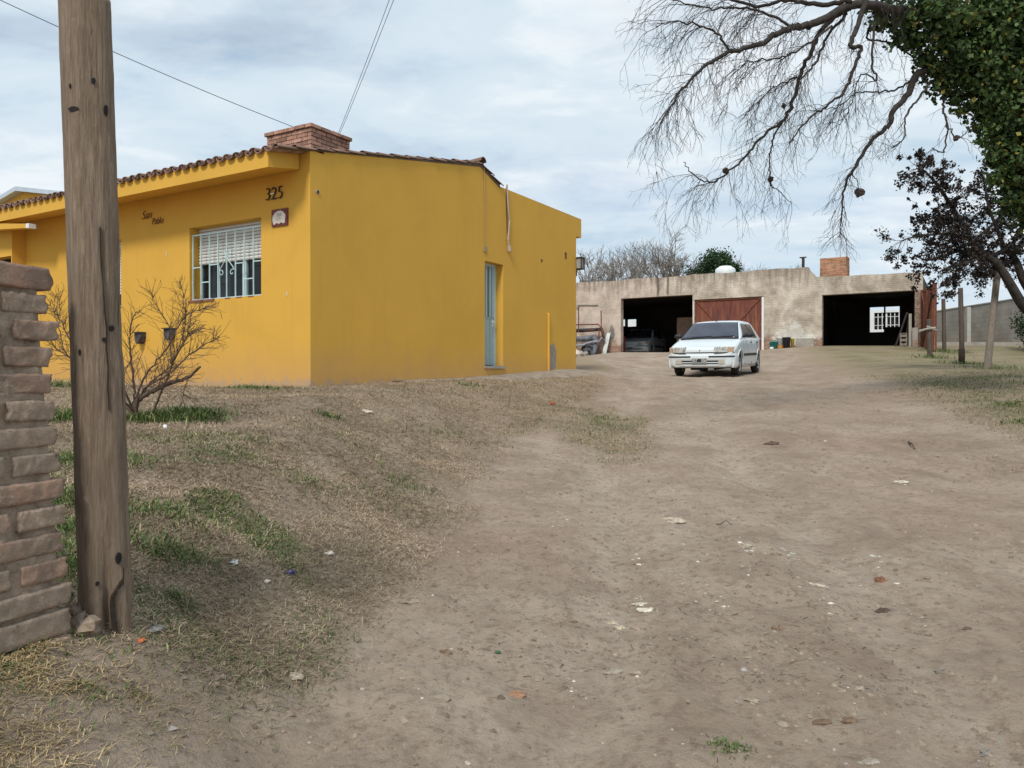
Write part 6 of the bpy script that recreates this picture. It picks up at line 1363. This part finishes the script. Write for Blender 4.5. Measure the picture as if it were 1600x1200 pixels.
# --- big bare tree reaching in from the right, photo traces turned into limbs with their own distance
def Zp(x, y, Y): return tuple(at(980 + x * 0.3875, y * 0.3875, Y))
bt = empty('bare_ivy_tree', (9.6, 11.3, float(height(9.6, 11.3)))); tag(bt, 'large leafless tree with drooping twigs and ivy covered trunk at the top right', 'tree')
bo = np.array(bt.location)
trunk_pts = [(9.6, 11.3, bo[2] - 0.2), (9.5, 11.3, 1.0), (9.1, 11.2, 3.0), (8.5, 11.0, 4.4), (8.6, 11, 6.0), (8.9, 11, 7.5)]
tr = Tubes(); tr.add(smooth_path(trunk_pts, 24), 0.42, 0.2, 12)
LIMBS = [  # (points (crop x, crop y, distance)), r0, r1, twig length, twig density
 ([(1760, -40, 10.9), (1500, 60, 10.6), (1250, 75, 10.3), (1080, 45, 10.0), (920, 22, 9.8), (780, 85, 9.6), (700, 112, 9.5), (620, 130, 9.3), (540, 178, 9.1), (410, 215, 8.9), (300, 280, 8.7), (210, 370, 8.5), (160, 460, 8.4)], .125, .008, 0.75, 3.2),
 ([(405, 213, 8.9), (370, 150, 8.8), (300, 113, 8.7), (200, 90, 8.6), (110, 110, 8.5)], .022, .006, 0.7, 3.4),
 ([(900, 30, 9.8), (790, 110, 10.0), (745, 200, 10.1), (700, 290, 10.2), (660, 420, 10.3), (625, 490, 10.3), (560, 535, 10.3), (490, 615, 10.3), (415, 688, 10.2), (345, 735, 10.2), (270, 712, 10.1), (225, 655, 10.1)], .050, .007, 0.85, 3.0),
 ([(625, 490, 10.3), (585, 570, 10.4), (572, 660, 10.5), (575, 735, 10.5), (620, 780, 10.5), (660, 820, 10.5)], .018, .005, 0.6, 3.0),
 ([(960, -20, 9.3), (930, 90, 9.2), (895, 185, 9.1), (938, 197, 9.1), (905, 290, 9.0), (870, 375, 9.0), (790, 440, 9.0), (720, 490, 9.0), (650, 580, 9.0)], .050, .008, 0.6, 2.6),
 ([(1560, 220, 11), (1400, 260, 10.8), (1240, 280, 10.6), (1155, 310, 10.5), (1130, 380, 10.5), (1070, 450, 10.4), (1050, 510, 10.4), (980, 570, 10.4), (920, 670, 10.3), (875, 750, 10.3), (862, 850, 10.3), (856, 960, 10.3)], .10, .006, 0.55, 2.8),
 ([(1150, 320, 10.5), (1080, 365, 10.6), (1000, 375, 10.7), (920, 380, 10.7), (850, 430, 10.8), (760, 450, 10.8)], .022, .005, 0.55, 2.8),
 ([(1220, 330, 10.6), (1170, 400, 10.3), (1120, 470, 10.2), (1110, 560, 10.1), (1060, 600, 10.1)], .026, .006, 0.4, 2.0),
 ([(1270, 380, 10.6), (1272, 450, 10.5), (1285, 520, 10.4), (1270, 615, 10.4), (1225, 600, 10.4)], .026, .008, 0.4, 1.6),
 ([(905, 700, 10.3), (925, 740, 10.3), (936, 775, 10.3)], .010, .004, 0.3, 1.6),
 ([(1280, 500, 10.5), (1330, 560, 10.4), (1390, 500, 10.4)], .016, .005, 0.35, 2.2),
 ([(900, 10, 9.7), (760, 20, 9.8), (640, 10, 9.9), (520, 30, 10.0), (380, -10, 10.0)], .05, .02, 0.8, 3.6),
 ([(650, 110, 9.4), (560, 60, 9.4), (450, 35, 9.4), (340, 40, 9.3), (210, 10, 9.2), (60, -10, 9.1)], .026, .006, 0.7, 4.0),
 ([(880, 60, 9.9), (800, 160, 9.8), (760, 250, 9.7), (700, 310, 9.7), (600, 350, 9.6), (520, 420, 9.6)], .030, .005, 0.8, 3.4),
 ([(1010, 60, 10.2), (960, 160, 10.4), (1060, 180, 10.5), (1160, 240, 10.6), (1200, 280, 10.6)], .02, .012, 0.6, 2.6),
 ([(820, 110, 9.5), (700, 200, 9.3), (600, 240, 9.2), (480, 260, 9.0), (400, 330, 8.9)], .022, .004, 0.75, 3.4),
 ([(1000, 50, 10.0), (980, 250, 9.8), (1000, 330, 9.8), (940, 300, 9.7), (900, 420, 9.7), (840, 520, 9.6)], .022, .004, 0.6, 3.0)]
tw = Tubes()
for li, (pts, r0, r1, tl, dens) in enumerate(LIMBS):
    P = smooth_path([Zp(*q) for q in pts], len(pts) * 6); P[1:-1] += rng.normal(0, 0.009, (len(P) - 2, 3))
    tr.add(P, r0 * 0.62 + 0.002, r1 * 0.8, 7)
    Ln = np.linalg.norm(np.diff(P, axis=0), axis=1).sum(); cnt = int(Ln * dens * 4.6)
    for _ in range(cnt):
        f = rng.uniform(0.12, 1.0) ** 0.8; i_ = min(int(f * (len(P) - 1)), len(P) - 2); T = nrm_(P[i_ + 1] - P[i_]); a = rng.normal(0, 1, 3); a -= T * np.dot(a, T)
        d = nrm_(T * 0.7 + nrm_(a) * 0.8 + np.array([-0.25, 0, -0.25]))
        twig_walk(tw, P[i_].copy(), d, tl * rng.uniform(0.35, 1.02), 0.0044, 2, 0.15, 0.30, 3.6)
tr.build('trunk', M['limb'], bt, bo); tw.build('twigs', M['twig'], bt, bo)
for (x_, y_, D) in ((932, 778, 10.3), (1322, 560, 10.4), (395, 690, 10.2), (628, 430, 10.3), (575, 725, 10.5)):
    q = at(980 + x_ * .3875, y_ * .3875, D); b = MB(); b.blob((q.x - bo[0], q.y - bo[1], q.z - bo[2]), 0.055 if x_ == 932 else 0.035, seed=x_, n1=8, n2=6, amp=0.5); b.build('seed_pod', M['iron'], bt)
# leaf cards as real little blades
def leaves(name, C, size, colors, mat, parent, origin, up=0.4, shape=4):
    n = len(C); N = rng.normal(0, 1, (n, 3)); N[:, 2] += up; N /= np.linalg.norm(N, axis=1, keepdims=True)
    A = np.cross(N, rng.normal(0, 1, (n, 3))); A /= np.linalg.norm(A, axis=1, keepdims=True); B = np.cross(N, A)
    s = size[:, None]; V = np.stack([C - B * s * 0.6, C + A * s * 0.5 + N * s * 0.12, C + B * s * 0.7, C - A * s * 0.5 + N * s * 0.12], 1).reshape(-1, 3) - np.array(origin)
    Fq = np.arange(n * 4).reshape(-1, 4); return np_mesh(name, V, Fq, mat, parent, np.repeat(colors, 4, 0))
M['leaf'] = attrmat('leaf_surface', 0.6, 0.15, 6)
IV = [(1000, 40, 10.1, .22), (1060, 30, 10.2, .35), (1120, 60, 10.2, .40), (1190, 90, 10.3, .45), (1090, 140, 10.3, .22), (1140, 150, 10.4, .25), (1180, 215, 10.5, .22), (1260, 60, 10.3, .5), (1270, 180, 10.5, .42), (1240, 270, 10.5, .28), (1310, 250, 10.6, .42), (1290, 340, 10.6, .28), (1340, 120, 10.5, .5), (1380, 230, 10.6, .5), (1370, 350, 10.7, .32), (1420, 60, 10.5, .55), (1440, 300, 10.7, .48), (1430, 410, 10.7, .32), (1480, 180, 10.8, .55), (1500, 390, 10.8, .45), (1470, 490, 10.7, .28), (1530, 500, 10.8, .38), (1520, 70, 10.8, .55), (1560, 260, 10.9, .55), (1590, 420, 10.9, .5), (1560, 600, 10.8, .36), (1545, 690, 10.7, .24), (1600, 560, 10.9, .4), (1600, 700, 10.9, .38), (1580, 800, 10.8, .26), (1610, 860, 10.9, .3), (1650, 300, 11, .7), (1660, 600, 11, .6), (1650, 100, 11, .7), (1680, 820, 11, .6), (1440, 560, 10.6, .12), (1480, 620, 10.6, .12), (1330, 430, 10.6, .14), (1230, 350, 10.5, .12)]
C = []; 
for (x_, y_, D, r) in IV:
    c0 = np.array(Zp(x_, y_, D)); r *= 0.72 if x_ < 1450 else 0.85; n = int(4200 * (r / 0.5) ** 2 * (0.3 if x_ > 1625 else 1) * (0.34 if x_ < 1310 else 0.55 if x_ < 1400 else 0.8)); sub = rng.normal(0, 1, (max(4, int(22 * r / .4)), 3)); sub /= np.linalg.norm(sub, axis=1, keepdims=True); sub *= rng.uniform(0.35, 1.35, (len(sub), 1)) * r
    k_ = rng.integers(len(sub), size=n); q = c0 + sub[k_] * np.array([1, 0.9, 0.9]) + rng.normal(0, 0.26 * r, (n, 3)) * np.array([1, 1, 0.8]); C.append(q)
C = np.concatenate(C); n = len(C); g = rng.uniform(0, 1, (n, 1)); pat = sm(fbm(C[:, 0], C[:, 2], 0.5, 3, 101) * 2 + 0.45)[:, None]
cl = np.array([0.020, 0.038, 0.015]) * (1 - g) + np.array([0.075, 0.125, 0.036]) * g; cl = cl * (0.8 + 0.5 * pat); yl_ = rng.uniform(0, 1, n) < 0.07; cl[yl_] = np.array([0.22, 0.20, 0.04])
leaves('ivy', C, rng.uniform(0.03, 0.075, n), cl, M['leaf'], bt, bo)

# --- dark tree with clustered seed heads
dtY = 17.0; dt = empty('dark_clump_tree', (14.1, 17.3, float(height(14.1, 17.3)))); tag(dt, 'small leaning dark tree with clustered brown seed heads above the posts', 'tree'); do = np.array(dt.location)
def Zr(x, y, Y=dtY): return tuple(at(1380 + x / 3.16, 220 + y / 3.16, Y))
DL = [([(900, 1060, 17.3), (780, 900, 17.2), (690, 815, 17.1), (620, 700, 17.0), (565, 615, 17.0), (500, 565, 16.9), (430, 495, 16.9), (385, 410, 16.8), (330, 320, 16.8), (280, 245, 16.7), (215, 165, 16.7), (160, 125, 16.6)], .13, .012),
 ([(900, 1060, 17.3), (800, 860, 17.4), (695, 700, 17.4), (650, 590, 17.4), (600, 545, 17.5), (540, 570, 17.5), (480, 600, 17.4)], .12, .03),
 ([(480, 560, 16.9), (380, 545, 17), (290, 570, 17), (210, 590, 17.1), (150, 560, 17.1)], .045, .012),
 ([(430, 495, 16.9), (330, 460, 16.7), (230, 465, 16.6), (130, 480, 16.5), (80, 500, 16.5)], .035, .01),
 ([(385, 410, 16.8), (300, 370, 17.0), (220, 390, 17.1), (160, 430, 17.1)], .03, .01),
 ([(500, 565, 16.9), (420, 600, 16.6), (330, 620, 16.5), (270, 650, 16.4)], .035, .012),
 ([(600, 545, 17.5), (560, 440, 17.4), (520, 340, 17.3), (500, 240, 17.3), (480, 150, 17.2)], .05, .012),
 ([(430, 500, 16.9), (520, 430, 17.6), (600, 330, 17.7), (620, 200, 17.7), (560, 110, 17.7)], .04, .012),
 ([(620, 530, 17.5), (680, 440, 17.5), (700, 340, 17.4), (690, 200, 17.4)], .05, .015),
 ([(560, 600, 17.0), (480, 640, 16.8), (460, 690, 16.8)], .02, .008), ([(640, 560, 17.3), (690, 520, 17.0), (740, 500, 17)], .03, .01)]
tr = Tubes(); tw = Tubes(); ends = []
for pts, r0, r1 in DL:
    P = smooth_path([Zr(*q) for q in pts], len(pts) * 5); tr.add(P, r0, r1, 7); Ln = np.linalg.norm(np.diff(P, axis=0), axis=1).sum()
    skip = 0.45 if r0 > 0.1 else 0.1
    for _ in range(int(Ln * 20)):
        f = rng.uniform(skip, 1); i_ = min(int(f * (len(P) - 1)), len(P) - 2); a = rng.normal(0, 1, 3); T = nrm_(P[i_ + 1] - P[i_])
        twig_walk(tw, P[i_].copy(), nrm_(T * 0.5 + nrm_(a)), rng.uniform(0.2, 0.55), 0.007, 1, 0.05, 0.3, 2.2, 3, 0, ends)
tr.build('trunk', M['limb'], dt, do); tw.build('twigs', M['limb'], dt, do)
E = np.array(ends); E = E[rng.uniform(0, 1, len(E)) < 0.9]; k_ = rng.integers(len(E), size=len(E) * 36); rad = rng.uniform(0.02, 0.085, len(E))[k_][:, None]
C = E[k_] + rng.normal(0, 1, (len(k_), 3)) * rad * 0.75; n = len(C); g = rng.uniform(0, 1, (n, 1))
leaves('seed_heads', C, rng.uniform(0.028, 0.055, n), np.array([0.012, 0.010, 0.010]) * (1 - g) + np.array([0.050, 0.038, 0.032]) * g, M['leaf'], dt, do)
# --- dark green shrub at the right edge
sh_ = empty('evergreen_shrub', (17.95, 26, float(height(17.95, 26)))); tag(sh_, 'dark evergreen shrub at the right edge before the block wall', 'shrub'); so_ = np.array(sh_.location)
tb = Tubes(); ctr = []
for _ in range(14):
    P = [so_ + np.array([0, 0, -0.05])]; d = nrm_(rng.normal(0, 0.35, 3) + np.array([0, 0, 1]))
    for i_ in range(8): P.append(P[-1] + d * 0.17); d = nrm_(d + rng.normal(0, .15, 3))
    tb.add(P, 0.03, 0.008, 5); ctr += P[2:]
tb.build('stem', M['limb'], sh_, so_); ctr = np.array(ctr); k_ = rng.integers(len(ctr), size=5200); C = ctr[k_] + rng.normal(0, 0.17, (5200, 3)); g = rng.uniform(0, 1, (5200, 1))
leaves('foliage', C, rng.uniform(0.04, 0.08, 5200), np.array([0.012, 0.025, 0.012]) * (1 - g) + np.array([0.04, 0.075, 0.028]) * g, M['leaf'], sh_, so_)
# --- bare shrub in front of the house
bY = 6.3; base = ray_ground(222, 660); bs_ = empty('bare_shrub', base); tag(bs_, 'leafless many stemmed shrub on the lawn behind the wooden pole', 'shrub'); bso = np.array(base)
tb = Tubes(); tw = Tubes(); M['shrub_bark'] = surf('shrub_bark', (0.055, 0.036, 0.026), (0.15, 0.105, 0.075), 15, 0.9, 0.3, 60)
def Zs(x, y, dz=0.0):      # crop (60,440)-(400,700), scale 4.615
    return tuple(at(60 + x / 4.615, 440 + y / 4.615, base.y + dz))
for pts, r0, r1 in (([(690, 960, 0), (700, 880, 0), (790, 810, .05), (900, 750, .1), (1000, 720, .12), (1080, 690, .15), (1175, 612, .2)], .026, .010), ([(690, 960, 0), (690, 860, 0), (685, 700, 0), (665, 520, .02), (660, 400, .03), (685, 260, .05), (740, 200, .05)], .011, .003),
  ([(800, 1000, 0), (860, 850, -.05), (930, 700, -.1), (975, 560, -.15), (1060, 430, -.2), (1090, 330, -.2), (1100, 230, -.2)], .011, .003), ([(700, 950, 0), (560, 850, .1), (450, 700, .2), (330, 560, .3), (230, 420, .35), (170, 290, .4), (80, 170, .4)], .011, .003),
  ([(680, 960, 0), (720, 800, .1), (800, 640, .2), (930, 480, .3), (1050, 260, .35), (1180, 200, .4), (1260, 165, .4)], .010, .003), ([(700, 950, 0), (760, 780, -.1), (960, 650, -.2), (1100, 520, -.25), (1230, 440, -.3), (1290, 410, -.3)], .010, .002),
  ([(690, 950, 0), (610, 760, -.1), (560, 600, -.15), (500, 420, -.2), (450, 300, -.2)], .010, .003), ([(700, 950, 0), (520, 760, -.2), (330, 620, -.3), (180, 520, -.35), (90, 450, -.4)], .010, .003), ([(690, 950, 0), (780, 760, .2), (960, 600, .3), (1080, 380, .35), (1200, 330, .4)], .009, .002),
  ([(965, 600, -.1), (950, 470, -.1), (960, 360, -.1), (900, 250, -.1), (850, 170, -.1), (815, 75, -.1)], .006, .002), ([(1000, 520, .3), (1060, 300, .3), (1050, 130, .3), (1015, 0, .3)], .005, .0015), ([(300, 600, .2), (200, 520, .1), (150, 330, .1), (160, 180, .1), (130, 80, .1)], .006, .002), ([(1080, 700, .15), (1050, 780, .1), (1040, 880, .1)], .005, .002)):
    P = smooth_path([Zs(*q) for q in pts], len(pts) * 5); P[1:] += rng.normal(0, 0.004, (len(P) - 1, 3)); tb.add(P, r0, r1, 6); Ln = np.linalg.norm(np.diff(P, axis=0), axis=1).sum()
    for _ in range(int(Ln * 60)):
        f = rng.uniform(0.22, 1); i_ = min(int(f * (len(P) - 1)), len(P) - 2); T = nrm_(P[i_ + 1] - P[i_]); a = rng.normal(0, 1, 3); a -= T * np.dot(a, T)
        twig_walk(tw, P[i_].copy(), nrm_(T * 0.8 + nrm_(a) * 0.8 + np.array([0, 0, .15])), rng.uniform(0.08, 0.34) * (1.12 - 0.72 * f), 0.0022, 1, -0.01, 0.20, 3.4)
tb.build('stems', M['shrub_bark'], bs_, bso); tw.build('twigs', M['shrub_bark'], bs_, bso)
# --- trees behind the garage
def far_tree(px, Yq, pytop, lab, spread=0.5, seed=1, r=0.16, dens=8, leafy=0.0, group='leafless trees behind the garage'):
    x_ = (px - CX) / F * Yq; z0 = float(height(x_, Yq)); ztop = (HY - pytop) / F * Yq; H_ = ztop - z0; o = np.array([x_, Yq, z0]); e = empty('bare_tree', o); tag(e, lab, 'tree', group)
    tb = Tubes(); tw = Tubes()
    tp = [o + np.array([0, 0, -0.2]), o + np.array([0.1, 0, H_ * 0.25]), o + np.array([0.0, 0.1, H_ * 0.45])]; tb.add(smooth_path(tp, 8), r, r * 0.7, 8)
    def grow(p, d, L, r_, dep):
        pts = [p.copy()]
        for i_ in range(6): d = nrm_(d + rng.normal(0, 0.16, 3) + np.array([0, 0, 0.06])); p = p + d * L / 6; pts.append(p.copy())
        (tb if dep > 2 else tw).add(pts, r_, r_ * 0.6, 5 if dep > 2 else 3)
        if dep > 0:
            for _ in range(3 if dep > 1 else 4):
                q = pts[rng.integers(2, 7)]; a = rng.normal(0, 1, 3); a[2] *= 0.5; grow(np.array(q), nrm_(d + nrm_(a) * 0.75), L * rng.uniform(0.55, 0.8), max(r_ * 0.55, 0.012), dep - 1)
    for k_ in range(dens):
        a = k_ * 6.28 / dens + rng.uniform(-.3, .3); grow(tp[1 + k_ % 2].copy() if k_ % 2 else np.array(tp[2]), nrm_(np.array([math.cos(a) * spread, math.sin(a) * spread, 0.9])), H_ * 0.27, r * 0.5, 4)
    tb.build('trunk', M['far_bark'], e, o); tw.build('twigs', M['far_bark'], e, o); return e
M['far_bark'] = surf('distant_bark', (0.16, 0.14, 0.125), (0.30, 0.27, 0.24), 3, 0.95, 0)
far_tree(913, 46, 398, 'small leafless tree beside the lantern corner of the yellow house', 0.35, dens=4, r=.12)
far_tree(962, 50, 388, 'leafless tree with fine pale twigs, leftmost behind the long garage wall', 0.8)
far_tree(1012, 54, 378, 'leafless tree with pale twigs behind the left bay', 0.75)
far_tree(1052, 48, 366, 'tallest leafless tree, just left of the round green tree', 0.6, r=.2)
far_tree(1180, 52, 402, 'low leafless tree right of the round green tree', 0.7, dens=5, r=.1)
gt = empty('green_tree', ((1118 - CX) / F * 47, 47, 1.1)); tag(gt, 'round dense green evergreen tree rising behind the garage roof', 'tree'); go_ = np.array(gt.location)
zc = (HY - 432) / F * 47; c0 = np.array([go_[0], 47, zc]); tb = Tubes(); tb.add([go_, go_ + np.array([0, 0, 2]), c0], 0.25, 0.15, 8); tb.build('trunk', M['limb'], gt, go_)
sub = rng.normal(0, 1, (150, 3)); sub /= np.linalg.norm(sub, axis=1, keepdims=True); sub *= np.array([1.72, 1.7, 1.42]) * rng.uniform(0.35, 1.0, (150, 1)); sub[:, 0] *= 1 - 0.22 * np.clip(sub[:, 2], 0, 2); k_ = rng.integers(150, size=26000); C = c0 + sub[k_] + rng.normal(0, 0.17, (26000, 3)) * np.array([1, 1, 1.4]); g = rng.uniform(0, 1, (26000, 1))
leaves('crown', C, rng.uniform(0.06, 0.13, 26000), np.array([0.018, 0.042, 0.018]) * (1 - g) + np.array([0.055, 0.105, 0.038]) * g, M['leaf'], gt, go_, 0.8)

# ------------------------------------------------------------------ overhead wires
def wire(name, a, c, sag, r, lab, n=30):
    a, c = Vector(a), Vector(c); b = MB(); b.tube([a.lerp(c, k_ / n) - Vector((0, 0, sag * 4 * (k_ / n) * (1 - k_ / n))) for k_ in range(n + 1)], r, 5); b.v = [(x_ - a.x, y_ - a.y, z - a.z) for x_, y_, z in b.v]
    tag(b.build(name, plain('wire_sheath', (0.03, 0.035, 0.06), 0.5), loc=a), lab, 'wire')
wire('overhead_wire', at(458, 199, 12.6), at(-330, -160, 9.0), 0.10, 0.0055, 'single dark wire running from the house chimney over the wooden pole')
wire('overhead_wire', at(529.5, 209, 13.6), at(632, -60, 9.5), 0.03, 0.004, 'left strand of the pair of wires rising from the chimney')
wire('overhead_wire', at(532, 209, 13.6), at(640, -60, 9.5), 0.03, 0.004, 'right strand of the pair of wires rising from the chimney')
